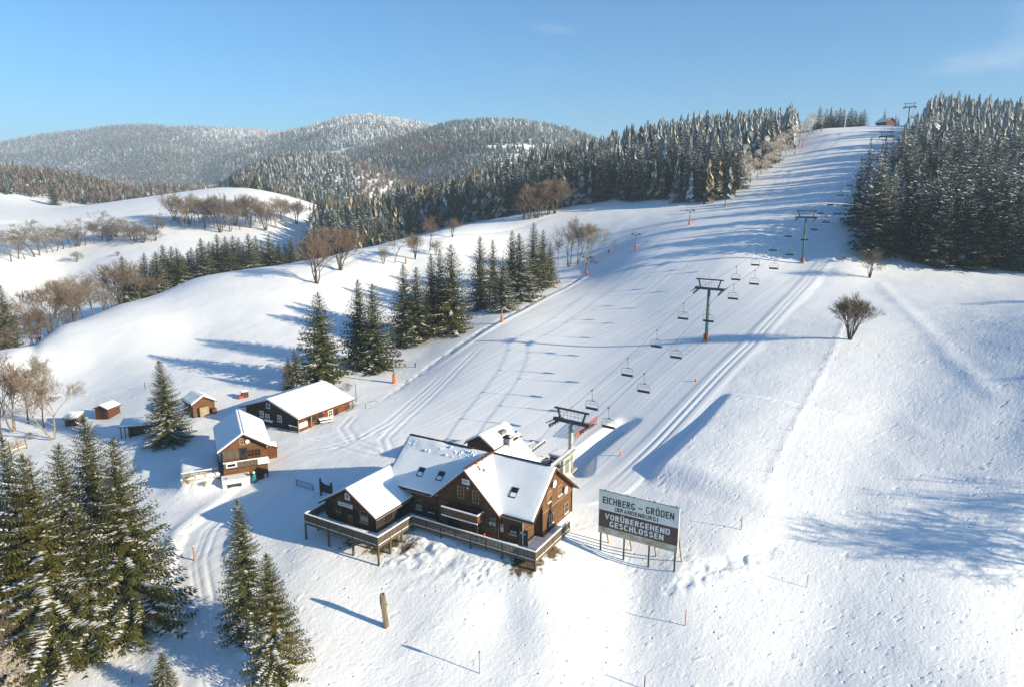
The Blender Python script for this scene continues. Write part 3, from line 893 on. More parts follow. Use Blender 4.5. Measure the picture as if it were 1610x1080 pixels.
def unit_tree(seed, layers, n, snow, R=0.2, var=.26):
    """small conifer, height 1: tiers of jagged drooping blades; colour on the mesh, snow on part of the blades"""
    rg = np.random.default_rng(seed)
    V = []; T = []
    g = np.array([0.044, 0.055, 0.038]); s_ = np.array([0.78, 0.79, 0.82])
    for l in range(layers):
        q = l / layers
        z = 0.05 + 0.9 * q; r = R * (1 - q) ** 0.9 + 0.012
        for k in range(n):
            a = 6.283 * (k + rg.uniform(-.3, .3)) / n + l * 1.3
            L = r * rg.uniform(.75, 1.2); wd = 6.283 / n * 0.62 * L
            d = np.array([math.cos(a), math.sin(a), 0]); t = np.array([-d[1], d[0], 0])
            top = np.array([0, 0, z + 1.15 / layers]); m = d * L * .62 + np.array([0, 0, z + .30 / layers])
            tip = d * L + np.array([0, 0, z - rg.uniform(.1, .7) / layers])
            V += [top, m + t * wd * .62, tip, m - t * wd * .62]
            w_ = np.clip(rg.normal(snow, var), 0, 1)
            ca = g * rg.uniform(.7, 1.3)
            T += [ca * (1 - w_ * .4) + s_ * w_ * .4, ca * (1 - w_) + s_ * w_, ca * (1 - w_ * .8) + s_ * w_ * .8, ca * (1 - w_) + s_ * w_]
    n_ = len(V) // 4
    return np.array(V), np.arange(n_ * 4).reshape(n_, 4), np.array(T)
MIDP = [unit_tree(40 + i, 7, 5, sn, .21, .30) for i, sn in enumerate((.03, .12, .25, .42, .58))]
items = []
for t in trees[n_ind:]:
    fr = t[5]; p = int(np.clip(fr * 4.6 + .2, 0, 4))
    tn = np.array([1, 1, 1.0]) * RNG.uniform(.8, 1.2)
    if p < 2 and t[6] < .25: tn = tn * np.array([1.35, 1.05, .75])
    items.append((t[1], t[2], t[3] - .3, t[4], t[4] * RNG.uniform(.9, 1.2), p, RNG.uniform(0, 6), tn))
scatter('spruce_forest', MIDP, items, 'stuff')
# ---- bare trees
def bare_arrays(seed, Ht=12.0, spread=0.5, stems=1, levels=5, fine=0.022, upright=0.3, clear=0.25, r0=None):
    rg = np.random.default_rng(seed)
    segs = []
    def grow(p, d, L, r, lev):
        n = 3 if lev > 1 else 2
        q = p
        for i in range(n):
            d = d + rg.normal(0, 0.10, 3) + np.array([0, 0, 0.05 * upright])
            d /= np.linalg.norm(d)
            e = q + d * L / n
            ra = r * (1 - 0.45 * i / n); rb = r * (1 - 0.45 * (i + 1) / n)
            segs.append((q, e, ra, rb, lev))
            q = e
            if lev > 0 and (i > 0 or lev < levels - 1):
                for _ in range((2 if i == 2 else 1) if lev > 1 else 2):
                    if lev == levels and i == 0 and clear > .2: continue
                    a = rg.uniform(0, 6.283)
                    u = np.cross(d, [0.3, 0.2, 1.0]); u /= np.linalg.norm(u); v = np.cross(d, u)
                    sd = u * math.cos(a) + v * math.sin(a)
                    ang = rg.uniform(.45, .95) * (0.6 + spread)
                    nd = d * math.cos(ang) + sd * math.sin(ang) + np.array([0, 0, upright * .35]); nd /= np.linalg.norm(nd)
                    grow(q, nd, L * rg.uniform(.48, .72), max(rb * rg.uniform(.5, .7), fine * .6), lev - 1)
        if lev > 0:
            grow(q, d, L * .62, max(r * .5, fine * .6), lev - 1)
    for s in range(stems):
        a = rg.uniform(0, 6.283)
        d = np.array([math.cos(a) * .35 * (stems > 1) * spread, math.sin(a) * .35 * (stems > 1) * spread, 1.0]); d /= np.linalg.norm(d)
        p = np.array([math.cos(a), math.sin(a), 0]) * 0.3 * (stems > 1) * rg.random()
        grow(p + np.array([0, 0, -.4]), d, Ht * rg.uniform(.34, .42), r0 or Ht * .014, levels)
    P0 = np.array([s[0] for s in segs]); P1 = np.array([s[1] for s in segs])
    R0 = np.maximum(np.array([s[2] for s in segs]), fine * .55); R1 = np.maximum(np.array([s[3] for s in segs]), fine * .45)
    lev = np.array([s[4] for s in segs])
    D = P1 - P0; D /= np.linalg.norm(D, axis=1, keepdims=True)
    up = np.where(abs(D[:, 2:3]) > .9, np.array([[1.0, 0, 0]]), np.array([[0, 0, 1.0]]))
    U_ = np.cross(D, up); U_ /= np.linalg.norm(U_, axis=1, keepdims=True); W_ = np.cross(D, U_)
    k = 3
    ring = lambda P, Rr: np.stack([P + (U_ * math.cos(6.283 * j / k) + W_ * math.sin(6.283 * j / k)) * Rr[:, None] for j in range(k)], 1)
    V = np.concatenate([ring(P0, R0), ring(P1, R1)], 1)
    n = len(V)
    F = np.array([[j, (j + 1) % k, k + (j + 1) % k, k + j] for j in range(k)])
    F = (F[None] + (np.arange(n) * 2 * k)[:, None, None])
    zmax = V[..., 2].max()
    V = V * (Ht / zmax)
    T = np.ones((n, 2 * k, 3)) * np.where(lev[:, None, None] >= levels - 1, .8, 1.0) * rg.uniform(.8, 1.2, n)[:, None, None]
    big = lev >= levels - 1
    return V, F, T, big
BARE_P = {}
def bare_proto(key, seed, matk='twig_brown', tone=(1, 1, 1), **kw):
    V, F, T, big = bare_arrays(seed, **kw)
    out = []
    for nm, s in (('trunk', big), ('branches', ~big)):
        v = V[s]; m_ = v.shape[1]
        f = (F[0] - F[0].min())[None] + (np.arange(len(v)) * m_)[:, None, None]
        out.append((nm, np_mesh(nm, v.reshape(-1, 3), f.reshape(-1, 4), ['bark' if nm == 'trunk' and matk != 'twig_pale' else ('bark_pale' if nm == 'trunk' else 'twig_grey')] if nm == 'trunk' else [matk if matk != 'twig_pale' else 'twig_grey'], None, (T[s] * np.array(tone)).reshape(-1, 3))))
    BARE_P[key] = out
for i in range(3):
    bare_proto(('tall', i), 10 + i, 'twig_brown', (1.1, .95, .9), Ht=12, spread=.44, upright=.7, stems=1, levels=5, fine=.030, clear=.1)
    bare_proto(('round', i), 20 + i, 'twig_grey', (.9, .9, .85), Ht=12, spread=.62, upright=.35, stems=1, levels=5, fine=.022, clear=.1)
    bare_proto(('crown', i), 25 + i, 'twig_brown', (1.05, .92, .85), Ht=12, spread=.46, upright=.85, stems=6, levels=4, fine=.036, clear=0)
    bare_proto(('shrub', i), 30 + i, 'twig_brown', (1, 1, 1), Ht=12, spread=.75, upright=.5, stems=6, levels=4, fine=.028, clear=0)
    bare_proto(('birch', i), 40 + i, 'twig_pale', (1.1, 1.0, .9), Ht=12, spread=.40, upright=.6, stems=2 + (i == 0), levels=5 - (i == 0), fine=.020)
    bare_proto(('frost', i), 50 + i, 'twig_grey', (2.9, 3.0, 3.3), Ht=12, spread=.5, upright=.5, stems=1, levels=5, fine=.03)
for i in range(3):
    bare_proto(('shade', i), 80 + i, 'twig_grey', (.8, .8, .8), Ht=12, spread=.62, upright=.35, stems=1, levels=5, fine=.027, r0=.24)
bare_proto(('hazel', 0), 61, 'twig_brown', (1.0, .9, .75), Ht=12, spread=.5, upright=.9, stems=13, levels=4, fine=.034, clear=0)
def put_bare(base, h, key, label, group=None, wide=1.0, name='bare_tree', cat='bare tree'):
    r = empty(name, base, RNG.uniform(0, 6.28))
    r.scale = (h / 12 * wide, h / 12 * wide, h / 12)
    tag(r, label, cat, group)
    for nm, me in BARE_P[key]:
        o = link(bpy.data.objects.new(nm, me)); o.parent = r
    return r
def bare_px(px, py, tp, key, label, group=None, wide=1.0, Y=None, name='bare_tree', cat='bare tree'):
    if Y is None: b = at(px, py)
    else:
        d = ray(px, py); X = d[0] / d[1] * Y; b = Vector((X, Y, float(H(X, Y))))
    return put_bare(b - Vector((0, 0, .1)), top_h(b, tp), key, label, group, wide, name, cat)
for px, py, tp, k, lb, wd in [
 (1336, 534, 455, ('hazel', 0), 'many-stemmed bare shrub alone on the meadow beside the ski track', .92),
 (1368, 437, 388, ('shrub', 1), 'small round bare tree at the foot of the dark wood', 1.0),
 (497, 446, 360, ('crown', 0), 'tall reddish brown bare tree at the field crest, nearer of the two', 1.15),
 (535, 425, 349, ('crown', 1), 'broad brown bare tree behind the tall reddish one on the crest', 1.35),
 (620, 414, 355, ('round', 2), 'bare tree with a round fan of branches beside an orange marker', 1.0),
 (603, 415, 385, ('shrub', 0), 'low bare bush beside the round fan-shaped bare tree', 1.0),
 (653, 408, 365, ('crown', 2), 'slim bare tree between the fan-shaped tree and the pinkish birch', 1.0),
 (675, 396, 338, ('tall', 2), 'pinkish bare birch with a narrow pointed crown at the wood edge', 1.0),
 (686, 402, 376, ('shrub', 1), 'low bare bush under the pinkish birch', 1.1),
 (711, 373, 342, ('crown', 2), 'small reddish bare tree before the dark spruce wood', 1.1),
 (893, 420, 343, ('birch', 0), 'tall bare birch with thin trunks above the tow lift', 1.0),
 (908, 417, 338, ('birch', 1), 'bare birch in the middle of the birch group above the tow lift', 1.0),
 (920, 416, 346, ('birch', 2), 'broad bare birch nearest the piste in the birch group', 1.15),
 (878, 419, 372, ('round', 1), 'small drooping bare tree beside the birch group', .9),
 (22, 678, 555, ('birch', 0), 'pale bare tree with two stems at the picture edge above the footbridge', .95),
 (46, 665, 560, ('round', 0), 'bare tree with a forked trunk second from the picture edge', 1.0),
 (70, 672, 548, ('round', 1), 'bare tree with steep thin branches beside the forked one', .85),
 (84, 690, 578, ('birch', 2), 'leafless tree with pale yellow lower trunk near the shed with thatched top', 1.1),
 (3, 690, 545, ('tall', 0), 'bare brown tree cut by the picture edge', 1.0),
 (458, 612, 560, ('shrub', 2), 'grey bare bush behind the long chalet', .6)]:
    bare_px(px, py, tp, k, lb, None, wd)
BEY = [(8, 560, 480, 'crown', 185), (28, 550, 470, 'round', 186), (45, 540, 490, 'round', 190), (62, 535, 475, 'crown', 192), (82, 525, 440, 'crown', 198), (100, 520, 430, 'birch', 202), (118, 512, 445, 'crown', 206), (132, 505, 425, 'round', 212), (150, 500, 430, 'birch', 222), (170, 492, 440, 'round', 226), (190, 482, 405, 'crown', 232), (222, 472, 415, 'round', 236), (240, 468, 430, 'crown', 240), (165, 498, 455, 'shrub', 218), (110, 520, 480, 'shrub', 204), (55, 540, 505, 'shrub', 190), (20, 552, 510, 'shrub', 182)]
for i, (px, py, tp, k, Y) in enumerate(BEY):
    bare_px(px, py, tp, (k, i % 3), '%s bare tree from the picture edge along the far side of the field crest' % ORD[i], 'bare trees beyond the field crest', 1.1, Y)
# hedges and single trees in the fields across the valley
HED = [(18, 412, 372), (30, 408, 360), (55, 404, 345), (62, 402, 352), (75, 398, 360), (90, 395, 358), (100, 392, 355), (112, 390, 350), (124, 388, 344), (135, 386, 350), (148, 384, 352), (160, 378, 332), (170, 380, 350), (182, 374, 352), (195, 374, 345), (205, 378, 343), (214, 380, 352), (226, 382, 355), (238, 381, 361), (245, 379, 362), (246, 362, 338), (255, 360, 350), (268, 356, 348), (280, 352, 342), (290, 352, 345), (40, 408, 370), (84, 397, 366), (120, 388, 362), (175, 378, 360), (204, 374, 358)]
for i, (px, py, tp) in enumerate(HED):
    bare_px(px, py, tp - 2, (('shrub', 'shrub', 'round', 'shrub')[i % 4] if py - tp < 34 else 'round', i % 3), '%s bare bush from the picture edge in the hedge between the snowy fields' % (ORD[i] if i < 26 else 'outermost ' + ORD[i - 26]), 'hedge between the fields', 1.6, None, 'hedge_bush', 'bush')
for px, py, tp, k, lb in [(112, 329, 312, 'round', 'lone bare tree standing on the upper snowy field'), (121, 412, 394, 'shrub', 'lone dark bush on the lower snowy field'), (185, 403, 395, 'shrub', 'small bush on the lower field beside the lone dark bush'), (225, 309, 302, 'shrub', 'tiny bush on the skyline of the upper field, nearer the lone tree'), (255, 311, 304, 'shrub', 'tiny bush on the skyline of the upper field beside the grove')]:
    bare_px(px, py, tp, (k, 1), lb, None, 1.3)
GROVE = [(x, 352 - abs(x - 360) * .06 + (i * 7) % 16, 300 + (i * 13) % 16 + (6 if x > 400 else 0)) for i, x in enumerate(range(274, 470, 8))]
for i, (px, py, tp) in enumerate(GROVE):
    bare_px(px, py, tp, (('crown', 'round', 'birch')[i % 3], (i // 3) % 3), '%s slim bare tree from the hedge end in the grove on the upper field' % ORD[i], 'grove on the upper field', 1.1)
for i, (px, py, tp) in enumerate([(355, 335, 303), (372, 337, 306), (384, 340, 310), (300, 335, 312), (330, 338, 305)]):
    b = at(px, py); put_spruce(b - Vector((0, 0, .2)), top_h(b, tp), ('mid', 3), '%s narrow spruce from the hedge end among the bare grove trees' % ORD[i], 'spruces in the grove', .8)
BROWN = [(833, 343, 290, 'crown'), (842, 341, 283, 'crown'), (852, 339, 280, 'birch'), (862, 336, 284, 'crown'), (872, 334, 275, 'crown'), (883, 331, 286, 'round'), (824, 344, 298, 'shrub'), (846, 341, 312, 'shrub')]
for i, (px, py, tp, k) in enumerate(BROWN):
    bare_px(px, py + 2, tp, (k, i % 3), '%s reddish bare tree of the clump at the spruce wood edge' % ORD[i], 'reddish bare trees at the wood edge', 1.0)
# frosted trees along the upper piste edge
for i, (px, py, tp) in enumerate([(1165, 300, 258), (1180, 288, 240), (1196, 275, 232), (1205, 268, 222), (1215, 262, 220), (1225, 253, 214), (1236, 244, 208), (1247, 236, 200), (1257, 227, 192), (1268, 218, 184), (1278, 210, 178), (1190, 282, 246), (1212, 265, 236)]):
    bare_px(px, py, tp, ('frost', i % 3), '%s frosted bare tree up along the upper piste edge' % ORD[i], 'frosted trees on the upper piste edge', 1.1)
# trees on the hilltop skyline
for i, (px, tp) in enumerate([(1287, 168), (1297, 172), (1305, 178), (1312, 174), (1319, 170), (1326, 172), (1333, 176), (1338, 170), (1345, 174), (1352, 176), (1357, 172)]):
    Y = 452 + (i * 5) % 22; d = ray(px, 197); X = d[0] / d[1] * Y; b = Vector((X, Y, float(H(X, Y)) - .3))
    put_spruce(b, max(top_h(b, tp), 5), ('wood', (3, 4, 5, 4, 5, 3, 4, 5, 5, 4, 0)[i]), '%s frosted spruce from the wood edge along the hilltop' % ORD[i], 'spruces on the hilltop', 1.7)
for px, tp, lb in ((1389, 172, 'dark spruce rising behind the hilltop hut'), (1407, 180, 'small snowy spruce beside the hilltop hut'), (1412, 184, 'stunted spruce between the hilltop hut and the lift')):
    Y = 440; d = ray(px, 197); X = d[0] / d[1] * Y; b = Vector((X, Y, float(H(X, Y)) - .3))
    put_spruce(b, max(top_h(b, tp), 4), ('wood', 2), lb, None, 1.0)
# bare trees just outside the frame whose shadows fall across the meadow
for i, (x, y, h, k, wd) in enumerate([(76, 55, 19, ('shade', 2), 1.1), (86, 63, 21, ('shade', 1), 1.0), (106, 93, 11, ('tall', 0), .8), (134, 140, 10, ('tall', 2), 1.0)]):
    put_bare((x, y, float(H(x, y)) - .1), h, k, 'bare tree outside the frame whose shadow crosses the meadow', 'bare trees casting shadows on the meadow', wd)
# shrubs: frosted thicket at the lower corner, bushes on the terrace and by the chalets
for px, py, tp, k, wd, lb in [(18, 1060, 935, ('birch', 1), 1.0, 'snow-dusted tangle of bare branches at the lower picture corner'), (35, 1078, 1000, ('frost', 0), 1.3, 'frosted bush at the lower picture corner'), (5, 1090, 985, ('frost', 1), 1.2, 'frosted shrub cut by the lower picture corner'),
 (296, 760, 742, ('shrub', 0), 1.2, 'low snow-covered bush on the terrace bank below the middle chalet'), (322, 764, 754, ('shrub', 1), 1.5, 'tiny green-brown bush on the snowy terrace bank'), (48, 690, 676, ('shrub', 2), 1.2, 'small dark bush in the shade above the footbridge'),
 (1325, 412, 402, ('shrub', 1), 1.6, 'low dark bush at the foot of the wood near the ski track'), (547, 614, 600, ('shrub', 2), 1.3, 'yellowish bush behind the long chalet')]:
    bare_px(px, py, tp, k, lb, None, wd, None, 'shrub', 'shrub')
# ---- woods on the far hills
FARP = [unit_tree(70 + i, 3, 4, sn, .26, .12) for i, sn in enumerate((.04, .14, .32, .60, .85))]
def blob_tree(seed):
    """far leafless tree: an upright fan of thin twigs, height 1"""
    rg = np.random.default_rng(seed); V = []; T = []
    for k in range(15):
        a = rg.uniform(0, 6.283); r = abs(rg.normal(0, .17)); z0 = rg.uniform(.0, .45); z1 = min(1, z0 + rg.uniform(.3, .6)) * (1 - r * .6)
        p = np.array([math.cos(a) * r * .35, math.sin(a) * r * .35, z0]); q = np.array([math.cos(a) * r * 1.6, math.sin(a) * r * 1.6, z1])
        t = np.array([-math.sin(a), math.cos(a), 0]) * rg.uniform(.02, .05); m = (p + q) / 2
        V += [p, m + t, q, m - t]; c = np.array([.15, .105, .08]) * rg.uniform(.7, 1.25); T += [c] * 4
    return np.array(V), np.arange(len(V)).reshape(-1, 4), np.array(T)
FARP += [blob_tree(90), blob_tree(91)]
rg = np.random.default_rng(77)
far_items = {}
def hill_wood(name, px0, px1, Y0, Y1, sp0, hmean, frost, brown=lambda u, Y: 0.0, skip=lambda px, py: False, seed=1):
    rg = np.random.default_rng(seed)
    out = far_items.setdefault(name, [])
    u0, u1 = (px0 - 805) / F_PX, (px1 - 805) / F_PX
    Y = Y0
    while Y < Y1:
        sp_ = sp0 * (Y / Y0) ** 0.5
        n = int((u1 - u0) * Y / sp_)
        u = np.linspace(u0, u1, n) + rg.uniform(-.5, .5, n) * sp_ / Y
        y = Y + rg.uniform(-.5, .5, n) * sp_
        x = u * y; z = H(x, y)
        for i in range(n):
            px, py = to_px((x[i], y[i], z[i]))
            if skip(px, py): continue
            fr = frost(px, py) + rg.normal(0, .17) + 0.75 * vnoise(x[i:i + 1] / 150, y[i:i + 1] / 150, 3)[0]
            h = hmean * rg.uniform(.75, 1.2)
            if rg.random() < brown(px, py):
                out.append((x[i], y[i], z[i] - 1, h * 1.0, h * 1.7, 5 + int(rg.random() < .5), rg.uniform(0, 6), np.array([1, 1, 1]) * rg.uniform(.75, 1.25) + max(0, fr - .4) * 2.2))
            else:
                out.append((x[i], y[i], z[i] - 1, h, h * rg.uniform(.95, 1.25), int(np.clip(fr * 5, 0, 4)), rg.uniform(0, 6), np.ones(3) * rg.uniform(.75, 1.25)))
        Y += sp_
# valley woods between the fields and the hills
clearing = lambda px, py: (765 < px < 872 and 229 < py < 238)
hill_wood('valley_wood', -60, 480, 690, 1080, 7.4, 13, lambda px, py: .14, lambda px, py: .72 if px < 390 else .25, seed=5)
hill_wood('valley_wood', -80, 330, 1100, 2300, 12, 17, lambda px, py: .15, lambda px, py: .55, seed=4)
hill_wood('valley_wood', 380, 960, 600, 1180, 6.6, 12, lambda px, py: .12, lambda px, py: (.92 if (560 < px < 700 and 258 < py < 318) else .08) if px > 470 else .45, seed=6)
hill_wood('far_hill_wood', -60, 560, 2250, 3420, 14, 19, lambda px, py: .10 + .62 * sstep(230, 400, px) * sstep(262, 215, py) + .2 * sstep(225, 198, py), lambda px, py: .35, seed=7)  # frosted summit; less frost on the left also paints in that flank's shade
hill_wood('far_hill_wood', 200, 800, 1900, 2720, 12.5, 18, lambda px, py: .14 + .82 * sstep(250, 190, py) * sstep(420, 560, px), lambda px, py: .12, seed=8)
hill_wood('far_hill_wood', 470, 1010, 1180, 1850, 9.5, 16.5, lambda px, py: .16 + .35 * sstep(640, 800, px) * sstep(240, 205, py), lambda px, py: .75 if (590 < px < 700 and 222 < py < 250) else .06, clearing, seed=9)
for nm, it in far_items.items():
    scatter(nm, FARP, it, 'stuff')
print('SPRUCES', N_SPRUCE, 'forest', len(trees), {k: len(v) for k, v in far_items.items()})
# ------------------------------------------------------------------ buildings
def frame_of(root):
    return Matrix.Translation(root.location) @ Matrix.Rotation(root.rotation_euler.z, 4, 'Z')
def pick(root, px, py, axis, val, slope=None):
    """local point where the sight line of a photo point meets a plane of the building: axis 0/1/2 = val, or z = val + slope . (x, y)"""
    mi = frame_of(root).inverted()
    o = mi @ Vector((0, 0, CAM_H)); d = (mi.to_3x3() @ Vector(ray(px, py)))
    if slope is None: t = (val - o[axis]) / d[axis]
    else: t = (val + slope[0] * o.x + slope[1] * o.y - o.z) / (d.z - slope[0] * d.x - slope[1] * d.y)
    return o + d * t
def child(mb, name, parent, smooth=False):
    return mb.build(name, parent, smooth)
FACE = {'front': (Vector((1, 0, 0)), Vector((0, -1, 0))), 'right': (Vector((0, 1, 0)), Vector((1, 0, 0))), 'left': (Vector((0, -1, 0)), Vector((-1, 0, 0))), 'back': (Vector((-1, 0, 0)), Vector((0, 1, 0)))}
UP = Vector((0, 0, 1))
def fbox(m, c, face, du, dv, dn, k):
    """box on a wall: du along the wall, dv upright, dn out of the wall"""
    ex, n = FACE[face]
    return m.box(c, (du, dv, dn), k, mtx=Matrix((ex, UP, n)).transposed())
def window(parent, c, face, w_, h, frame='white_paint', nx=2, ny=2, curtain=False, name='window', sill=True, snow=False):
    ex, n = FACE[face]
    c = Vector(c)
    m = MB()
    t = 0.10
    for s in (-1, 1):
        fbox(m, c + ex * s * (w_ / 2 + t / 2) + n * .05, face, t, h + 2 * t, .12, frame)
        fbox(m, c + UP * s * (h / 2 + t / 2) + n * .05, face, w_ - .004, t, .12, frame)
    f = child(m, name, parent)
    m = MB(); fbox(m, c + n * .015, face, w_, h, .03, 'glass'); child(m, 'pane', f)
    m = MB()
    for i in range(1, nx): fbox(m, c + ex * (i / nx - .5) * w_ + n * .05, face, .06, h - .004, .05, frame)
    for j in range(1, ny): fbox(m, c + UP * (j / ny - .5) * h + n * .053, face, w_ - .004, .06, .05, frame)
    if m.v: child(m, 'muntin', f)
    if curtain:
        m = MB(); fbox(m, c - UP * h * .22 + n * .034, face, w_ * .96, h * .5, .008, 'curtain'); child(m, 'curtain', f)
    if sill:
        m = MB(); fbox(m, c - UP * (h / 2 + t + .03) + n * .12, face, w_ + .3, .06, .26, frame); child(m, 'sill', f)
        if snow:
            m = MB(); fbox(m, c - UP * (h / 2 + t - .04) + n * .12, face, w_ + .24, .07, .2, 'snow_lump'); child(m, 'sill_snow', f)
    return f
def door(parent, c, face, w_, h, k='wood_trim', glazed=True):
    ex, n = FACE[face]; c = Vector(c)
    m = MB(); fbox(m, c + n * .05, face, w_, h, .1, k); d = child(m, 'door', parent)
    m = MB()
    for s in (-1, 1): fbox(m, c + ex * s * (w_ / 2 + .05) + n * .06, face, .1, h + .1, .13, 'wood_dark')
    child(m, 'door_frame', d)
    if glazed:
        m = MB(); fbox(m, c + UP * h * .22 + n * .105, face, w_ * .6, h * .36, .012, 'glass'); child(m, 'pane', d)
    m = MB(); fbox(m, c + ex * w_ * .36 + n * .13, face, .06, .14, .06, 'steel_grey'); child(m, 'handle', d)
    return d
def sheet(p00, p10, p11, p01, th, seed, k='roof_snow', amp=0.05, edge=0.22, n=22, mm=14, lumps=0.0):
    """snow blanket on a quad: rounded at its edges, slightly uneven"""
    m = MB()
    P = [Vector(p) for p in (p00, p10, p11, p01)]
    Lx = (P[1] - P[0]).length; Ly = (P[3] - P[0]).length
    tx = np.unique(np.r_[0, edge * .35 / Lx, edge / Lx, np.linspace(edge / Lx, 1 - edge / Lx, n), 1 - edge * .35 / Lx, 1])
    ty = np.unique(np.r_[0, edge * .35 / Ly, edge / Ly, np.linspace(edge / Ly, 1 - edge / Ly, mm), 1 - edge * .35 / Ly, 1])
    nrm = (P[1] - P[0]).cross(P[3] - P[0]).normalized()
    if nrm.z < 0: nrm = -nrm
    vs = []
    for j, b in enumerate(ty):
        for i, a in enumerate(tx):
            p = (P[0] * (1 - a) + P[1] * a) * (1 - b) + (P[3] * (1 - a) + P[2] * a) * b
            e = min(a * Lx, (1 - a) * Lx, b * Ly, (1 - b) * Ly)
            r = min(1.0, e / edge); r = math.sqrt(max(0, 1 - (1 - r) ** 2))
            nn = float(vnoise(a * Lx * .55 + seed * 13.1, b * Ly * .55, seed)) * amp + float(vnoise(a * Lx * 2.1, b * Ly * 2.1, seed + 3)) * amp * .5
            if lumps and b > .80: nn += max(0, float(vnoise(a * Lx * 1.3, b * Ly * 1.9, seed + 5))) * lumps
            h = (th + nn) * (0.3 + .7 * r)
            vs.append(p + nrm * max(h, .02) + UP * 0.0)
    nx_, ny_ = len(tx), len(ty)
    fs = [(j * nx_ + i, j * nx_ + i + 1, (j + 1) * nx_ + i + 1, (j + 1) * nx_ + i) for j in range(ny_ - 1) for i in range(nx_ - 1)]
    bd = [i for i in range(nx_)] + [j * nx_ + nx_ - 1 for j in range(1, ny_)] + [(ny_ - 1) * nx_ + i for i in range(nx_ - 2, -1, -1)] + [j * nx_ for j in range(ny_ - 2, 0, -1)]
    o = len(vs)
    for q in bd: vs.append(vs[q] - nrm * (th * .3 + .06))
    L = len(bd)
    fs += [(bd[i], o + i, o + (i + 1) % L, bd[(i + 1) % L]) for i in range(L)]
    m.add(vs, fs, k)
    return m
def slab(m, p00, p10, p11, p01, th, k):
    return m.prism([p00, p10, p11, p01], (0, 0, -th), k)
def roof_pair(root, axis, c, hr, span, lo, hi, seed, snow_t=0.26, board='wood_trim', name='roof', top_inset=0.0, lumps=(0, 0), parts=True):
    """two roof slopes: ridge along axis (0 = x, 1 = y) at cross position c; span = ((half width, eave height) on the minus side, plus side)"""
    for i, (s, (w_, he)) in enumerate(zip((-1, 1), span)):
        def P(l, q):
            cc = c + s * w_ * q; z = hr + (he - hr) * q
            return (l, cc, z) if axis == 0 else (cc, l, z)
        m = MB(); slab(m, P(lo, 1), P(hi, 1), P(hi, 0), P(lo, 0), .20, board)
        r = child(m, name, root)
        e = 0.10 / max(.1, (hi - lo)); f = 1 - .10 / w_
        sh = sheet(P(lo + .08, f), P(hi - .08, f), P(hi - .08, 0.0), P(lo + .08, 0.0), snow_t, seed + i, lumps=lumps[i])
        child(sh, 'roof_snow', r, True)
    return
# ---- the lodge
LO = empty('ski_lodge', (-13.67, 86.21, 0), -0.53)
tag(LO, 'big brown timber lodge with snowy gabled roofs, balcony and railed wrap-round deck', 'lodge')
ZD, HR, LM = 1.2, 9.23, 21.91
AC, HC = 13.03, 9.26
SF = (HR - 4.65) / 5.63; SB = (HR - 4.25) / 6.48
def wall_prism(m, prof, axis, a, b, k):
    pts = [((a, q, z) if axis == 0 else (q, a, z)) for q, z in prof]
    m.prism(pts, (b - a, 0, 0) if axis == 0 else (0, b - a, 0), k)
m = MB(); wall_prism(m, [(-5, -.6), (-5, HR - SF * 5 - .24), (0, HR - .24), (5.8, HR - SB * 5.8 - .24), (5.8, -.6)], 0, .6, 20.25, 'wood_brown'); child(m, 'wall', LO)
m = MB(); wall_prism(m, [(-2.2, -.6), (-2.2, HR - SF * 2.2 - .24), (0, HR - .24), (5.8, HR - SB * 5.8 - .24), (5.8, -.6)], 0, 20.25, 21.2, 'wood_brown'); child(m, 'gable_wall', LO)
m = MB(); wall_prism(m, [(AC - 4.45, -.6), (AC - 4.45, 5.0), (AC, HC - .24), (AC + 4.2, 5.0), (AC + 4.2, -.6)], 1, -5.6, 6.25, 'wood_brown'); child(m, 'cross_gable_wall', LO)
m = MB(); wall_prism(m, [(-4.3, .7), (-4.3, 3.53), (-.3, 5.92), (3.7, 3.53), (3.7, .7)], 1, -11.3, -2.0, 'wood_dark'); child(m, 'wing_wall', LO)
m = MB(); m.prism([(-3.9, -11.3, 3.45), (-.3, -11.3, 5.72), (3.3, -11.3, 3.45)], (0, -.05, 0), 'wood_upright'); child(m, 'gable_cladding', LO)
m = MB(); m.prism([(AC - 3.7, -5.6, 5.35), (AC, -5.6, 8.9), (AC + 3.5, -5.6, 5.35)], (0, -.045, 0), 'wood_upright'); child(m, 'gable_cladding', LO)
m = MB(); m.prism([(21.2, -2.2, 4.2), (21.2, 5.75, 4.2), (21.2, 5.75, 4.55), (21.2, .05, 8.85), (21.2, -2.2, 7.1)], (.045, 0, 0), 'wood_upright'); child(m, 'gable_cladding', LO)
m = MB(); m.box((21.23, 1.8, 4.12), (.07, 8.0, .09), 'wood_pale'); m.box((20.28, -3.6, 4.12), (.07, 2.7, .09), 'wood_pale'); m.box((21.26, 1.8, 1.0), (.1, 8.0, .14), 'snow_lump'); child(m, 'wall_trim', LO)
m = MB(); m.box((-.3, -7, -.8), (7.4, 7.6, 3.0), 'concrete'); child(m, 'foundation', LO)
m = MB()
for x, y in ((.62, -5.02), (20.2, -5.02), (21.22, 5.82), (21.22, -2.2), (AC - 4.45, -5.62), (AC + 4.2, -5.62), (3.72, -11.32), (-4.32, -11.32)):
    m = MB(); m.box((x, y, 2.6), (.16, .16, 4.0 if y > -11 else 1.9), 'wood_dark'); child(m, 'corner_post', LO)
roof_pair(LO, 0, 0, HR, ((5.63, 4.65), (6.48, 4.25)), 0, LM, 3, .13, lumps=(.5, .1))
roof_pair(LO, 1, AC, HC, ((5.11, 4.65), (4.81, 4.65)), -6.26, 6.82, 7, .14)
roof_pair(LO, 1, -.3, 6.15, ((4.66, 3.38), (4.66, 3.38)), -12.01, -1.9, 11, .16)
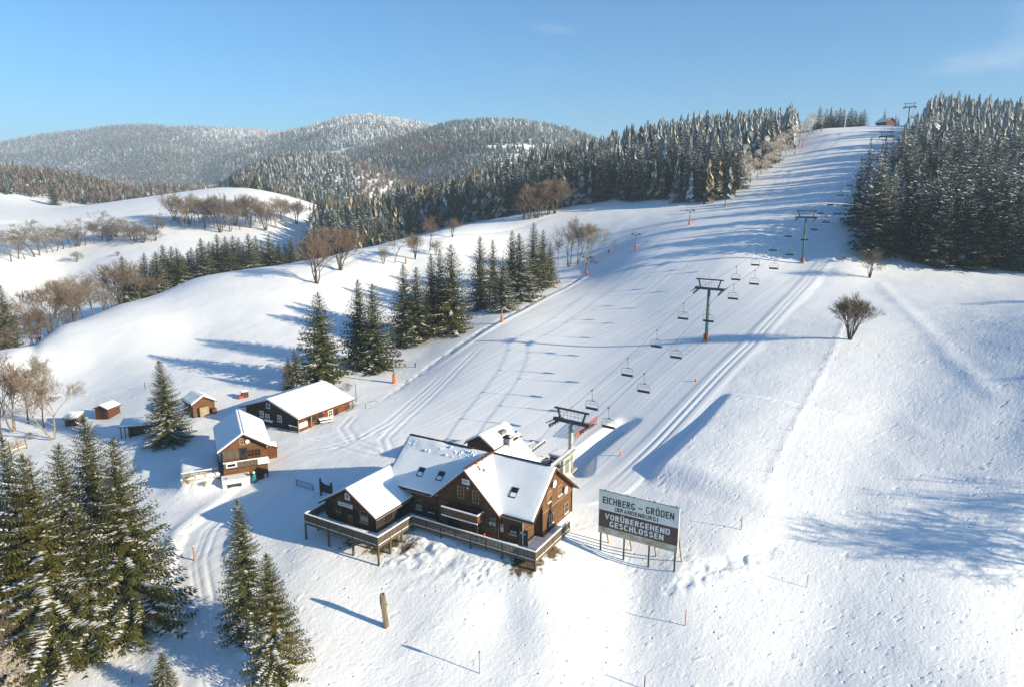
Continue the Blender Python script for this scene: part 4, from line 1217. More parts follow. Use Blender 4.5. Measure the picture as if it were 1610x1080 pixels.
# ridge caps laid bare along the wind-swept ridge, snow chunks slid below them
m = MB()
for i in range(26):
    x = .3 + i * .39
    m.box((x, 0, HR + .16 + .02 * (i % 2)), (.36, .34, .10), 'roof_dark')
child(m, 'ridge_cap', LO)
m = MB()
for i in range(11):
    x = AC + .6 + i * .72
    m.box((x, 0, HR + .17), (.66, .30, .09), 'roof_dark')
child(m, 'ridge_cap', LO)
m = MB()
for i in range(15):
    m.box((AC - .1, -5.8 + i * .42, HC + .15 + .02 * (i % 2)), (.42, .40, .07), 'roof_tile')
child(m, 'ridge_tile', LO); m = MB()
for i in range(6):
    m.box((AC + .05, 3.5 + i * .5, HC + .15), (.5, .46, .07), 'roof_tile')
child(m, 'ridge_tile', LO)
# patches of bare tiles where the snow slid off, beside the ridge
rr = random.Random(3)
m = MB()
sl = (HC - 4.65) / 4.81
for i in range(16):
    y = -3.6 + rr.uniform(-1.2, 2.2); q = rr.uniform(.2, 1.1)
    a = math.atan(sl)
    m.box((AC + q, y, HC - sl * q + .15), (rr.uniform(.2, .5), rr.uniform(.15, .5), .05), 'roof_tile', mtx=Matrix.Rotation(a, 3, 'Y'))
child(m, 'bare_tile', LO)
m = MB()
for i in range(70):
    x = rr.uniform(.6, 11.5); q = abs(rr.gauss(0, .55)) + .35
    s_ = rr.uniform(.10, .28)
    m.box((x, -q, HR - SF * q + .16), (s_ * rr.uniform(.8, 1.6), s_, s_ * .8), 'snow_lump', mtx=Matrix.Rotation(rr.uniform(0, 3), 3, (rr.random() + .1, rr.random(), rr.random())))
o_ = child(m, 'snow_clods', LO); o_['kind'] = 'stuff'
# fascia boards on the rakes and gutters
m = MB()
for s, w_, he in ((-1, 5.63, 4.65), (1, 6.48, 4.25)):
    for x in (LM + .02, -.02):
        m = MB(); m.bar((x, s * .02, HR - .12), (x, s * w_, he - .12), .05, .2, 'wood_trim'); child(m, 'fascia', LO)
for s, w_ in ((-1, 5.11), (1, 4.81)):
    m = MB(); m.bar((AC, -6.28, HC - .12), (AC + s * w_, -6.28, 4.53), .2, .05, 'wood_trim', up=(0, 1, 0)); child(m, 'fascia', LO)
for s in (-1, 1):
    m = MB(); m.bar((-.3, -12.03, 6.03), (-.3 + s * 4.66, -12.03, 3.26), .2, .05, 'wood_trim', up=(0, 1, 0)); child(m, 'fascia', LO)
m = MB()
m.tube([(AC + 4.85, -5.72, 4.50), (LM, -5.72, 4.47)], .07, 'steel_grey', 6); m.tube([(3.9, -5.72, 4.50), (AC - 5.1, -5.72, 4.50)], .07, 'steel_grey', 6)
m.tube([(4.42, -12, 3.25), (4.42, -6, 3.27)], .06, 'steel_grey', 6)
child(m, 'gutter', LO)
m = MB(); m.tube([(20.1, -5.2, 4.4), (20.3, -5.15, 4.1), (20.3, -5.15, 1.2)], .05, 'steel_pale', 6); child(m, 'downpipe', LO)
for px, py, ww, hh in ((662, 741.5, .75, 1.15), (692.5, 748, .75, 1.15), (808, 774, .75, 1.2)):
    p = pick(LO, px, py, 2, HR + .12, (0, SF))
    a = math.atan(SF); rot = Matrix.Rotation(a, 3, 'X')
    m = MB(); m.box(p, (ww + .16, hh + .16, .16), 'steel_dark', mtx=rot); f = child(m, 'skylight', LO)
    m = MB(); m.box(p + rot @ Vector((0, 0, .09)), (ww, hh, .02), 'glass', mtx=rot); child(m, 'pane', f)
    m = MB(); m.box(p + rot @ Vector((0.05, -hh * .25, .12)), (ww * .9, hh * .42, .04), 'snow_lump', mtx=rot); child(m, 'pane_snow', f)
pc = pick(LO, 799, 711, 0, AC)
m = MB(); m.box((AC, pc.y, HC - .1), (.95, .95, 2.0), 'concrete'); ch = child(m, 'chimney', LO)
m = MB(); m.box((AC, pc.y, HC + .97), (1.15, 1.15, .14), 'roof_dark'); m.box((AC, pc.y, HC + 1.11), (.5, .5, .14), 'roof_tile'); child(m, 'chimney_cap', ch)
m = MB(); m.box((AC + .35, pc.y + .1, HC + 1.10), (.3, .9, .12), 'snow_lump'); child(m, 'chimney_snow', ch)
def wpx(px, py, face, val, w_, h, **kw):
    c = pick(LO, px, py, 1 if face == 'front' else 0, val)
    return window(LO, c, face, w_, h, **kw)
wpx(531.5, 799, 'front', -11.3, 1.0, 1.1, frame='wood_grey'); wpx(573, 811.5, 'front', -11.3, 1.1, 1.3, curtain=True, frame='wood_pale', ny=3)
c = pick(LO, 551.5, 812, 1, -11.3); door(LO, (c.x, -11.3, ZD + 1.05), 'front', .95, 2.1)
wpx(611, 808, 'right', 3.7, 1.0, .95, frame='wood_dark', ny=3)
wpx(659, 792.5, 'front', -5.0, .8, 1.1, curtain=True, snow=True, frame='wood_pale'); wpx(679, 797.5, 'front', -5.0, .8, 1.1, snow=True, frame='wood_grey')
wpx(725, 773, 'front', -5.6, .75, 1.4, ny=3, frame='wood_pale', curtain=True, sill=False); wpx(748.5, 780.5, 'front', -5.6, .75, 1.4, ny=3, frame='wood_pale', sill=False)
wpx(699.5, 801, 'front', -5.6, .5, .6, nx=1, ny=1, frame='wood_dark'); wpx(774.5, 819.5, 'front', -5.6, .95, 1.15, curtain=True, frame='wood_grey')
c = pick(LO, 750, 823, 1, -5.6); door(LO, (c.x, -5.6, ZD + 1.02), 'front', .95, 2.04)
c = pick(LO, 713, 812, 1, -5.6); door(LO, (c.x, -5.6, ZD + 1.0), 'front', 1.2, 2.0, 'wood_dark', False)
wpx(807.5, 833, 'front', -5.0, .85, .9, curtain=True, snow=True, frame='wood_dark')
c = pick(LO, 822.5, 840, 1, -5.0); d_ = door(LO, (c.x, -5.0, ZD + 1.0), 'front', 1.1, 2.0, 'steel_dark', False)
m = MB(); fbox(m, Vector((c.x - .2, -5.11, ZD + 1.55)), 'front', .24, .22, .012, 'white_paint'); fbox(m, Vector((c.x + .28, -5.11, ZD + 1.5)), 'front', .22, .16, .012, 'white_paint'); child(m, 'notice', d_)
for px, py in ((865.5, 814.5), (889, 797.5), (863, 780), (879, 770)):
    wpx(px, py, 'right', 21.2, .95, 1.15, frame='wood_pale', snow=True)
wpx(847, 826, 'right', 20.25, .8, 1.3, frame='wood_grey')
# signs and fittings on the walls
def plate(px, py, face, val, w_, h, k, name, marks=()):
    c = pick(LO, px, py, 1 if face == 'front' else 0, val)
    ex, n = FACE[face]
    m = MB(); fbox(m, c + n * .04, face, w_, h, .06, k); s = child(m, name, LO)
    m = MB()
    for u, v, du, dv, kk in marks: fbox(m, c + ex * u * w_ + UP * v * h + n * .074, face, du * w_, dv * h, .006, kk)
    if m.v: child(m, 'print', s)
plate(543.2, 793, 'front', -11.35, 2.35, .52, 'white_paint', 'house_sign', [(-.36, .05, .05, .5, 'mark_grey')] + [(-.25 + i * .085, .02 + .02 * (i % 2), .055, .34 + .1 * (i % 3 == 0), 'mark_grey') for i in range(8)])
plate(546.5, 780, 'front', -11.35, .82, .82, 'white_paint', 'square_sign', [(0, .02, .56, .50, 'mark_blue'), (0, .05, .2, .3, 'white_paint')])
plate(732.6, 756.8, 'front', -5.65, 1.05, .66, 'white_paint', 'gable_sign', [(-.05, .16, .62, .13, 'mark_grey'), (-.05, -.05, .55, .12, 'mark_blue'), (-.24, -.26, .12, .12, 'mark_grey')])
plate(735.5, 766.5, 'front', -5.65, .16, .26, 'white_paint', 'lamp')
plate(788.5, 829, 'front', -5.0, .55, .95, 'white_paint', 'notice_board', [(0, .3, 1.02, .12, 'sign_ink')])
m = MB(); c = pick(LO, 761.5, 836, 1, -6.0); m.tube([(c.x, -6.0, ZD + .07), (c.x, -6.0, ZD + .6), (c.x, -6.0, ZD + .72)], [.13, .13, .05], 'red_paint', 8); child(m, 'gas_bottle', LO)
for px, py in ((872, 760), (890, 769.5)):
    c = pick(LO, px, py, 0, 21.65)
    m = MB(); n_seg = 14
    vs = [(21.5, c.y, c.z)] + [(21.66, c.y + .46 * math.cos(6.283 * j / n_seg), c.z + .46 * math.sin(6.283 * j / n_seg)) for j in range(n_seg)]
    m.add(vs, [(0, 1 + j, 1 + (j + 1) % n_seg) for j in range(n_seg)], 'white_paint')
    vs2 = [(x + .03, y, z) for x, y, z in vs]
    m.add(vs2, [(0, 1 + (j + 1) % n_seg, 1 + j) for j in range(n_seg)], 'white_paint')
    d_ = child(m, 'satellite_dish', LO, True)
    m = MB(); m.tube([(21.2, c.y, c.z - .1), (21.5, c.y, c.z)], .03, 'steel_grey', 5); m.tube([(21.5, c.y, c.z - .4), (21.95, c.y, c.z - .1)], .02, 'steel_grey', 5); child(m, 'dish_arm', d_)
# balcony
c0 = pick(LO, 700.5, 790, 1, -5.6).x; c1 = pick(LO, 758, 803, 1, -5.6).x
BX0, BX1, BZ = c0 + .5, c1 + .3, 3.45
m = MB(); m.box(((BX0 + BX1) / 2, -6.35, BZ), (BX1 - BX0, 1.5, .16), 'wood_dark'); bal = child(m, 'balcony', LO)
m = MB(); m.box(((BX0 + BX1) / 2, -7.08, BZ + .56), (BX1 - BX0, .05, .86), 'wood_brown'); m.box((BX0 + .03, -6.35, BZ + .56), (.05, 1.42, .86), 'wood_brown'); m.box((BX1 - .03, -6.35, BZ + .56), (.05, 1.42, .86), 'wood_brown'); child(m, 'balcony_railing', bal)
m = MB(); m.box(((BX0 + BX1) / 2, -7.08, BZ + 1.06), (BX1 - BX0 + .1, .16, .13), 'snow_lump'); m.box((BX1 - .03, -6.3, BZ + 1.06), (.14, 1.4, .11), 'snow_lump'); m.box(((BX0 + BX1) / 2, -7.13, BZ + .03), (BX1 - BX0 + .06, .1, .12), 'snow_lump'); child(m, 'balcony_snow', bal)
for x in (BX0 + .15, BX1 - .15):
    m = MB(); m.box((x, -6.98, (ZD + BZ) / 2 - .04), (.16, .16, BZ - ZD - .08), 'wood_dark'); child(m, 'balcony_post', bal)
# deck
DL, DC, DR, B1, B2 = -5.84, 5.89, 23.07, -13.52, -7.24
m = MB()
for x0, x1, y0, y1 in ((DL, DC, B1, -11.3), (DL, -4.3, -11.3, -5.5), (3.7, DC, -11.3, B2), (3.7, 20.25, B2, -5.0), (20.25, DR, B2, -2.2), (21.2, DR, -2.2, 1.4)):
    m.box(((x0 + x1) / 2, (y0 + y1) / 2, ZD - .13), (x1 - x0, y1 - y0, .22), 'wood_grey')
dk = child(m, 'deck', LO)
m = MB()
for i, (x0, x1, y0, y1) in enumerate(((DL + .2, DC - .2, B1 + .2, -11.36), (DL + .2, -4.36, -11.36, -5.5), (3.78, DC - .2, -11.36, B2 + .2), (3.78, 20.2, B2 + .2, -5.06), (20.2, DR - .2, B2 + .2, -2.25), (21.3, DR - .2, -2.25, 1.3))):
    s_ = sheet((x0, y0, ZD - .02), (x1, y0, ZD - .02), (x1, y1, ZD - .02), (x0, y1, ZD - .02), .07, 40 + i, amp=.06, n=12, mm=4)
    m.add(s_.v, s_.f, 'snow_lump')
child(m, 'deck_snow', dk, True)
PATH = [(DL, -5.6), (DL, B1), (DC, B1), (DC, B2), (DR, B2), (DR, 1.4)]
W2 = lambda x, y: frame_of(LO) @ Vector((x, y, 0))
npost = 0
for i in range(len(PATH) - 1):
    a = Vector((*PATH[i], 0)); b = Vector((*PATH[i + 1], 0)); L = (b - a).length; d = (b - a) / L
    nb_ = max(1, round(L / 2.1))
    for j in range(nb_):
        p = a + d * L * j / nb_; q = a + d * L * (j + 1) / nb_
        m = MB()
        n_sl = int((q - p).length / .17)
        for k in range(n_sl):
            c = p + (q - p) * ((k + .5) / n_sl)
            m.box((c.x, c.y, ZD + .50), (.148 if abs(d.x) > .5 else .03, .03 if abs(d.x) > .5 else .148, .84), 'wood_grey')
        child(m, 'railing_panel', LO)
        m = MB(); m.box((p.x, p.y, ZD + .46), (.13, .13, 1.08), 'wood_grey'); child(m, 'railing_post', LO)
        if (j % 2 == 0 or i in (0, 2)):
            w3 = W2(p.x, p.y); g = float(H(w3.x, w3.y)) - .4
            if g < ZD - .5:
                m = MB(); m.box((p.x, p.y, (g + ZD - .24) / 2), (.2, .2, ZD - .24 - g), 'wood_grey'); child(m, 'deck_post', LO); npost += 1
    e = .07
    m = MB(); m.bar(a + UP * (ZD + 1.0) - d * e, b + UP * (ZD + 1.0) + d * e, .15, .07, 'wood_grey'); m.bar(a + UP * (ZD - .18), b + UP * (ZD - .18), .10, .38, 'wood_grey'); child(m, 'handrail', LO)
    m = MB(); m.bar(a + UP * (ZD + 1.08), b + UP * (ZD + 1.08), .17, .10, 'snow_lump'); m.bar(a + UP * (ZD + .035), b + UP * (ZD + .035), .10, .07, 'snow_lump'); child(m, 'rail_snow', LO)
m = MB(); m.box((DR, 1.4, ZD + .46), (.13, .13, 1.08), 'wood_grey'); child(m, 'railing_post', LO)
w3 = W2(DR, B2); g = float(H(w3.x, w3.y)) - .4
m = MB(); m.box((DR - .05, B2 + .05, (g + ZD - .24) / 2), (.2, .2, ZD - .24 - g), 'wood_grey'); child(m, 'deck_post', LO)
# ---- simple gabled buildings
def gable_house(name, label, cat, ox, oy, z0, th, L, w_, he, hr, wall='wood_dark', oh=.6, seed=1, snow_t=.25, down=1.2, group=None, front_clad=None):
    r = empty(name, (ox, oy, z0), th); tag(r, label, cat, group)
    sl_ = (hr - he) / w_
    yw = w_ - oh
    m = MB(); wall_prism(m, [(-yw, -down), (-yw, hr - sl_ * yw - .22), (0, hr - .22), (yw, hr - sl_ * yw - .22), (yw, -down)], 0, oh, L - oh, wall); child(m, 'wall', r)
    if front_clad:
        m = MB(); zc = hr - sl_ * yw - .3
        m.prism([(oh, -yw + .1, zc), (oh, 0, hr - .3), (oh, yw - .1, zc)], (-.05, 0, 0), front_clad); child(m, 'gable_cladding', r)
    roof_pair(r, 0, 0, hr, ((w_, he), (w_, he)), 0, L, seed, snow_t)
    m = MB()
    for s in (-1, 1):
        for x in (-.02, L + .02):
            m = MB(); m.bar((x, s * .02, hr - .12), (x, s * w_, he - .12), .05, .18, 'wood_trim'); child(m, 'fascia', r)
    return r
AN = gable_house('storage_hut', 'small dark-walled hut with thick snow roof, just behind the lodge chimney', 'hut', -4.8, 93.29, 1.49, .98, 7.21, 2.72, 3.39, 4.99, 'wood_brown', .35, 21)
m = MB(); m.box((4.2, -1.2, 4.6), (1.3, .8, .5), 'steel_grey'); child(m, 'roof_vent', AN)
# middle chalet
MC = gable_house('chalet', 'two-storey chalet with half-shaded snow roof and balcony over white garage', 'chalet', -40.19, 96.64, -1.49, 2.01, 13.0, 3.9, 4.45, 7.02, 'wood_brown', .75, 31, down=3.0, front_clad='wood_upright')
def mcw(px, py, w_, h, **kw):
    c = pick(MC, px, py, 0, .75); return window(MC, c, 'left', w_, h, **kw)
mcw(382.5, 692.5, .9, .8, frame='wood_pale'); mcw(394, 711.5, .8, .9, frame='wood_orange'); mcw(404.5, 710, .8, .9, frame='wood_orange')
c = pick(MC, 383, 713, 0, .75); door(MC, (.75, c.y, c.z), 'left', .9, 2.0, 'wood_dark')
m = MB(); c = pick(MC, 364.5, 714, 0, .72); fbox(m, Vector((.70, c.y, c.z)), 'left', 2.6, 1.35, .08, 'wood_grey'); child(m, 'shutter', MC)
m = MB(); c = pick(MC, 389, 693, 0, .6); m.tube([(.7, c.y, c.z), (.45, c.y, c.z)], [.32, .32], 'white_paint', 12); child(m, 'satellite_dish', MC)
cz = pick(MC, 390, 722, 0, -.6)
m = MB(); m.box((-.05, 0, cz.z - .9), (1.4, 6.2, .14), 'wood_grey'); bl = child(m, 'balcony', MC)
m = MB(); m.box((-.7, 0, cz.z - .42), (.05, 6.2, .8), 'wood_grey'); child(m, 'balcony_railing', bl)
m = MB(); m.box((-.72, 0, cz.z + .02), (.16, 6.3, .12), 'snow_lump'); child(m, 'balcony_snow', bl)
m = MB(); c = pick(MC, 414, 724, 0, -.76); m.box((-.78, c.y, c.z), (.05, 1.6, .85), 'white_paint'); child(m, 'banner', bl)
m = MB(); c = pick(MC, 364, 732, 0, -.76); m.box((-.78, c.y, c.z + .1), (.05, 1.5, .7), 'white_paint'); m.box((-.81, c.y, c.z + .1), (.02, 1.1, .4), 'glass'); child(m, 'side_panel', bl)
m = MB()
for y in (-2.9, -.2, 2.9): m.box((-.65, y, -1.2), (.16, .16, cz.z + 1.2 - 1.9 + 1.6), 'wood_dark')
child(m, 'balcony_post', MC)
m = MB(); m.box((-.3, 1.6, -1.1), (2.0, 3.8, 3.2), 'white_paint'); ga = child(m, 'garage', MC)
m = MB(); m.box((-1.32, 1.9, -.75), (.06, 2.0, 1.3), 'glass'); m.box((-1.36, 1.9, -.05), (.05, 2.2, .1), 'wood_grey'); child(m, 'garage_window', ga)
m = MB(); m.box((-.3, 1.6, .58), (2.15, 3.95, .16), 'snow_lump'); child(m, 'garage_snow', ga)
m = MB(); m.box((-.1, -1.6, -1.2), (1.5, 1.6, 2.6), 'wood_orange'); child(m, 'lower_wall', MC)
m = MB(); m.box((-.86, -1.6, -1.15), (.05, .8, 1.7), 'wood_trim'); child(m, 'lower_door', MC)
# flat snow-covered roof terrace beside it
FT = empty('flat_roof_annex', (-40.19, 96.64, -1.49), 2.01); tag(FT, 'flat-roofed low annex under smooth snow, left of the middle chalet', 'annex')
m = MB(); m.box((6.0, 6.35, -.6), (9.0, 5.2, 2.6), 'concrete'); child(m, 'wall', FT)
s_ = sheet((1.4, 3.6, .72), (10.6, 3.6, .72), (10.6, 9.1, .72), (1.4, 9.1, .72), .32, 61, amp=.12, edge=.4); child(s_, 'roof_snow', FT, True)
for y in (4.2, 5.6, 7.0, 8.6):
    m = MB(); m.box((1.3, y, 1.3), (.1, .1, 1.1), 'wood_pale'); child(m, 'railing_post', FT)
m = MB(); m.bar((1.3, 4.1, 1.75), (1.3, 8.8, 1.75), .07, .14, 'wood_pale'); m.bar((1.3, 4.1, 1.35), (1.3, 8.8, 1.35), .06, .12, 'wood_pale'); m.bar((1.3, 4.0, 1.87), (1.3, 8.9, 1.87), .16, .1, 'snow_lump'); child(m, 'handrail', FT)
# long chalet
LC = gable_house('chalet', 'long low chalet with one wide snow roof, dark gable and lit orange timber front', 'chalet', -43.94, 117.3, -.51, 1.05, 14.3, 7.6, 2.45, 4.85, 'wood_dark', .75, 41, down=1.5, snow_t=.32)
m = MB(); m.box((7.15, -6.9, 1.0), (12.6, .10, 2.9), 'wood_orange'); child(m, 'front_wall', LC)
def lcw(px, py, w_, h, **kw):
    c = pick(LC, px, py, 1, -6.95); return window(LC, c, 'front', w_, h, **kw)
lcw(519, 649, 1.0, 1.0, frame='white_paint'); lcw(494, 655.5, .8, .8, frame='wood_trim'); lcw(528, 646.5, .7, .9, frame='wood_trim', nx=1); lcw(484, 658, .8, .7, frame='wood_dark')
c = pick(LC, 503, 653, 1, -6.95); door(LC, (c.x, -6.95, 1.0), 'front', .9, 1.9, 'wood_dark')
c = pick(LC, 508, 652, 1, -6.95); door(LC, (c.x, -6.95, 1.0), 'front', .8, 1.9, 'red_paint')
m = MB(); c = pick(LC, 476, 667.5, 1, -7.05); m.box((c.x, -7.05, c.z), (2.2, .06, .95), 'white_paint'); child(m, 'banner', LC)
for px, py in ((412, 650), (421, 655), (440, 657), (422, 637)):
    c = pick(LC, px, py, 0, .75); window(LC, c, 'left', .8, 1.0 if py > 640 else .7, frame='white_paint')
m = MB(); c = pick(LC, 423, 660.5, 0, .6); m.box((.5, c.y, c.z), (.35, 1.9, .3), 'snow_lump'); child(m, 'flower_box', LC)
m = MB()
for x in (.2, 3.2, 13.9): m.box((x, -7.3, .85), (.16, .16, 3.2), 'wood_pale')
child(m, 'porch_post', LC)
m = MB()
for i in range(9): m.box((.25, -7.2 + i * .28, .35), (.05, .14, .9), 'wood_grey')
m.bar((.25, -7.3, .85), (.25, -4.9, .85), .1, .08, 'wood_grey'); child(m, 'porch_railing', LC)
m = MB(); m.box((.25, -6.1, .95), (.2, 2.5, .1), 'snow_lump'); child(m, 'porch_snow', LC)
m = MB()
for i in range(4): m.box((12.6 + .2 * i, -7.6 - .1 * i, .3 + .42 * i), (2.0 - .2 * i, .2, .08), 'wood_grey')
for x in (11.9, 13.5): m.box((x, -7.7, .4), (.1, .1, 1.7), 'wood_grey')
child(m, 'porch_rack', LC)
# hut behind the lone spruce
b = at(318, 652)
HB = gable_house('hut', 'brown hut with snow roof half hidden behind the lone spruce', 'hut', b.x + .8, b.y - .4, b.z, 2.35, 5.5, 2.4, 2.5, 3.9, 'wood_brown', .35, 51)
m = MB(); m.box((-.1, .2, .9), (.5, 1.7, 1.9), 'wood_pale'); child(m, 'front_panel', HB)
m = MB(); m.box((-.2, -1.6, .5), (.9, .8, 1.4), 'wood_orange'); child(m, 'side_box', HB)
b = at(169, 655)
HC_ = gable_house('hut', 'tilted reddish brown hut with snow on one roof slope, among the small huts', 'hut', b.x - .4, b.y - 1.4, b.z - .2, 1.35, 3.6, 1.75, 2.3, 3.0, 'wood_trim', .25, 52, .2)
m = MB(); m.box((.2, -.5, 1.0), (.06, .8, 1.7), 'wood_dark'); child(m, 'door', HC_)
b = at(117, 667)
SH = empty('shed', b, .1); tag(SH, 'small open shed with yellowish reed-edged roof, nearest the bare trees', 'shed')
m = MB(); m.box((0, 0, .7), (2.4, 2.0, 1.9), 'wood_grey'); child(m, 'wall', SH)
m = MB(); m.prism([(-1.5, -1.4, 1.75), (1.5, -1.4, 1.75), (1.5, 1.3, 2.35), (-1.5, 1.3, 2.35)], (0, 0, -.28), 'wood_pale'); rf = child(m, 'roof', SH)
child(sheet((-1.45, -1.35, 1.75), (1.45, -1.35, 1.75), (1.45, 1.25, 2.35), (-1.45, 1.25, 2.35), .14, 53, n=6, mm=5), 'roof_snow', rf, True)
m = MB(); m.box((.1, -1.02, .65), (1.7, .04, 1.2), 'wood_dark'); child(m, 'opening_shade', SH)  # dark board on the solid wall stands in for the shaded inside
b = at(218, 682)
WS = empty('wood_store', b, .25); tag(WS, 'low grey slatted wood store with snow roof beside the lone spruce', 'shed')
m = MB(); m.box((.8, .6, .9), (4.6, 2.4, 2.2), 'wood_dark'); child(m, 'wall', WS)
m = MB(); m.prism([(-2.9, -1.3, 2.0), (3.6, -1.3, 2.0), (3.6, 2.1, 2.5), (-2.9, 2.1, 2.5)], (0, 0, -.14), 'wood_grey'); rf = child(m, 'roof', WS)
child(sheet((-2.85, -1.25, 2.0), (3.55, -1.25, 2.0), (3.55, 2.05, 2.5), (-2.85, 2.05, 2.5), .24, 54, n=10, mm=6, amp=.12), 'roof_snow', rf, True)
for x in (-2.6, -1.9, -1.2, 3.3):
    m = MB(); m.box((x, -1.0, .8), (.14, .14, 2.2), 'wood_grey'); child(m, 'post', WS)
for i in range(5):
    m = MB(); m.box((1.1, -.66, .35 + i * .34), (3.6, .05, .2), 'wood_grey'); child(m, 'slat', WS)
b = at(432, 718)
BH = gable_house('tool_shed', 'tiny orange-brown tool shed against the right side of the middle chalet', 'shed', b.x - .3, b.y - .6, b.z - .2, 1.9, 2.2, 1.0, 2.0, 2.5, 'wood_orange', .12, 55, .12)
b = at(385, 624)
BX = empty('timber_crate', b, .6); tag(BX, 'rusty brown timber crate half buried behind the two chalets', 'crate')
m = MB(); m.box((0, 0, .5), (1.3, 1.1, 1.5), 'wood_trim', mtx=Matrix.Rotation(.12, 3, 'X')); child(m, 'box', BX)
m = MB(); m.box((-.9, -.3, .2), (.9, .9, .7), 'red_paint'); child(m, 'side_box', BX)
m = MB(); m.box((0, .1, 1.28), (1.35, 1.0, .12), 'snow_lump', mtx=Matrix.Rotation(.12, 3, 'X')); child(m, 'snow_cap', BX)
# hilltop hut
Y = 425; d = ray(1388, 196); X = d[0] / d[1] * Y
TH = gable_house('mountain_hut', 'red-brown hut on the hilltop skyline at the head of the piste', 'hut', X + 3, Y - 4, float(H(X, Y)) - .5, 1.9, 8.5, 4.2, 2.2, 4.9, 'wood_trim', .6, 56, .12)
m = MB(); m.box((3.5, .9, 4.9), (.7, .7, 1.5), 'concrete'); child(m, 'chimney', TH)
# ------------------------------------------------------------------ chairlift
LD = Vector((LS_, 1.0, 0)).normalized()          # uphill, in plan
LP = Vector((LD.y, -LD.x, 0))                     # across, to the right
LANG = math.atan2(LD.y, LD.x) - math.pi / 2       # local y = uphill, x = right
def on_line_px(px):
    Y = 60.0
    for _ in range(60):
        X = LX(Y); g = float(H(X, Y)); q = to_px((X, Y, g))[0]
        Y += (px - q) * 0.12
        Y = min(max(Y, 70), 460)
    return Vector((LX(Y), Y, float(H(LX(Y), Y))))
def pylon(base, hc, hw, post, label, pad, tilt=0.0, top_w=5.8, rise=1.9, small=False):
    r = empty('lift_pylon', base, LANG); tag(r, label, 'lift pylon', 'chairlift pylons')
    m = MB(); m.tube([(0, 0, -.5), (0, 0, hc)], [.36, .27], post, 12); child(m, 'post', r, True)
    m = MB(); m.box((0, 0, .1), (1.5, 1.5, .5), 'concrete'); child(m, 'footing', r)
    m = MB(); m.bar((-hw - .45, 0, hc), (hw + .45, 0, hc), .42, .5, 'steel_dark'); child(m, 'crossarm', r)
    m = MB(); m.bar((-top_w / 2, 0, hc + rise), (top_w / 2, 0, hc + rise), .26, .26, 'steel_dark'); child(m, 'gantry_beam', r)
    for s in (-1, 1):
        m = MB(); m.bar((s * hw * .72, 0, hc + .2), (s * (top_w / 2 - .55), 0, hc + rise), .24, .3, 'steel_dark', up=(0, 1, 0)); child(m, 'gantry_leg', r)
    m = MB()
    for x in np.linspace(-hw * .6, hw * .6, 6): m.bar((x, .35, hc + .25), (x, .35, hc + 1.25), .04, .04, 'steel_grey', up=(0, 1, 0))
    for z in (.75, 1.25): m.bar((-hw * .6, .35, hc + z), (hw * .6, .35, hc + z), .04, .04, 'steel_grey')
    m.tube([(-.4, 0, hc + rise + .12)] + [(-.4 * math.cos(a), 0, hc + rise + .1 + .5 * math.sin(a)) for a in (.6, 1.2, 1.57, 2.0, 2.6)] + [(.4, 0, hc + rise + .12)], .035, 'steel_grey', 5)
    child(m, 'guard_rail', r)
    L = 2.0 if not small else 1.6
    for s in (-1, 1):
        m = MB(); m.bar((s * hw, -L, hc - .42 - L * tilt), (s * hw, L, hc - .42 + L * tilt), .14, .3, 'steel_dark')
        m.bar((s * (hw + .5), -L, hc - .2 - L * tilt), (s * (hw + .5), L, hc - .2 + L * tilt), .3, .05, 'steel_grey')
        for yy in (-.8, .8): m.bar((s * hw, yy, hc - .5), (s * hw * .9, 0, hc - .1), .1, .12, 'steel_dark')
        t_ = child(m, 'sheave_train', r)
        for i in range(6):
            y = -L * .9 + i * L * .36
            m = MB(); z = hc - .55 + y * tilt
            m.tube([(s * hw - .07, y, z), (s * hw + .07, y, z)], .24, 'rubber', 10); child(m, 'sheave', t_)
    m = MB()
    for x in (-.18, .18): m.bar((x, -.5, .6), (x, -.42, hc + .2), .05, .05, 'steel_grey', up=(0, 1, 0))
    for i in range(int(hc / .4) - 1): m.bar((-.18, -.49 + .08 * i * .4 / hc, .8 + i * .4), (.18, -.49 + .08 * i * .4 / hc, .8 + i * .4), .03, .03, 'steel_grey')
    child(m, 'ladder', r)
    if pad:
        for s in (-1, 1):
            m = MB(); m.tube([(s * .34, -.26, .25), (s * .34, -.26, 1.7)], .20, 'orange_pad', 8); child(m, 'safety_pad', r)
    return r
HW = 2.6
PY = []
for px, top, post, lb, pad in [
 (897, 645, 'steel_pale', 'pale grey lift pylon at the base station, nearest the lodge', False),
 (1110, 440, 'steel_green', 'tall green lift pylon with orange pads standing in full sun', True),
 (1261, 332, 'steel_green', 'green lift pylon standing in the blue shade before the dark wood', True),
 (1366, 244, 'steel_grey', 'grey lift pylon with its foot hidden by the dark spruces', False),
 (1389, 208, 'steel_green', 'green lift pylon high on the piste, second below the top', True),
 (1427, 163, 'steel_grey', 'topmost lift pylon on the skyline beside the hilltop hut', False)]:
    b = on_line_px(px); ht = top_h(b, top)
    if px == 897: ht = top_h(b, top)
    rise = 1.9 if px > 900 else 1.75
    hc = max(ht - rise, 4.5)
    if px == 1261: b.z -= .0
    PY.append((b, hc))
    sl_ = 0.2
    p_ = pylon(b, hc, HW, post, lb, pad, .0 if px < 900 else .18, rise=rise)
    print('PYLON', px, [round(v, 1) for v in b], round(hc, 1), to_px(b))
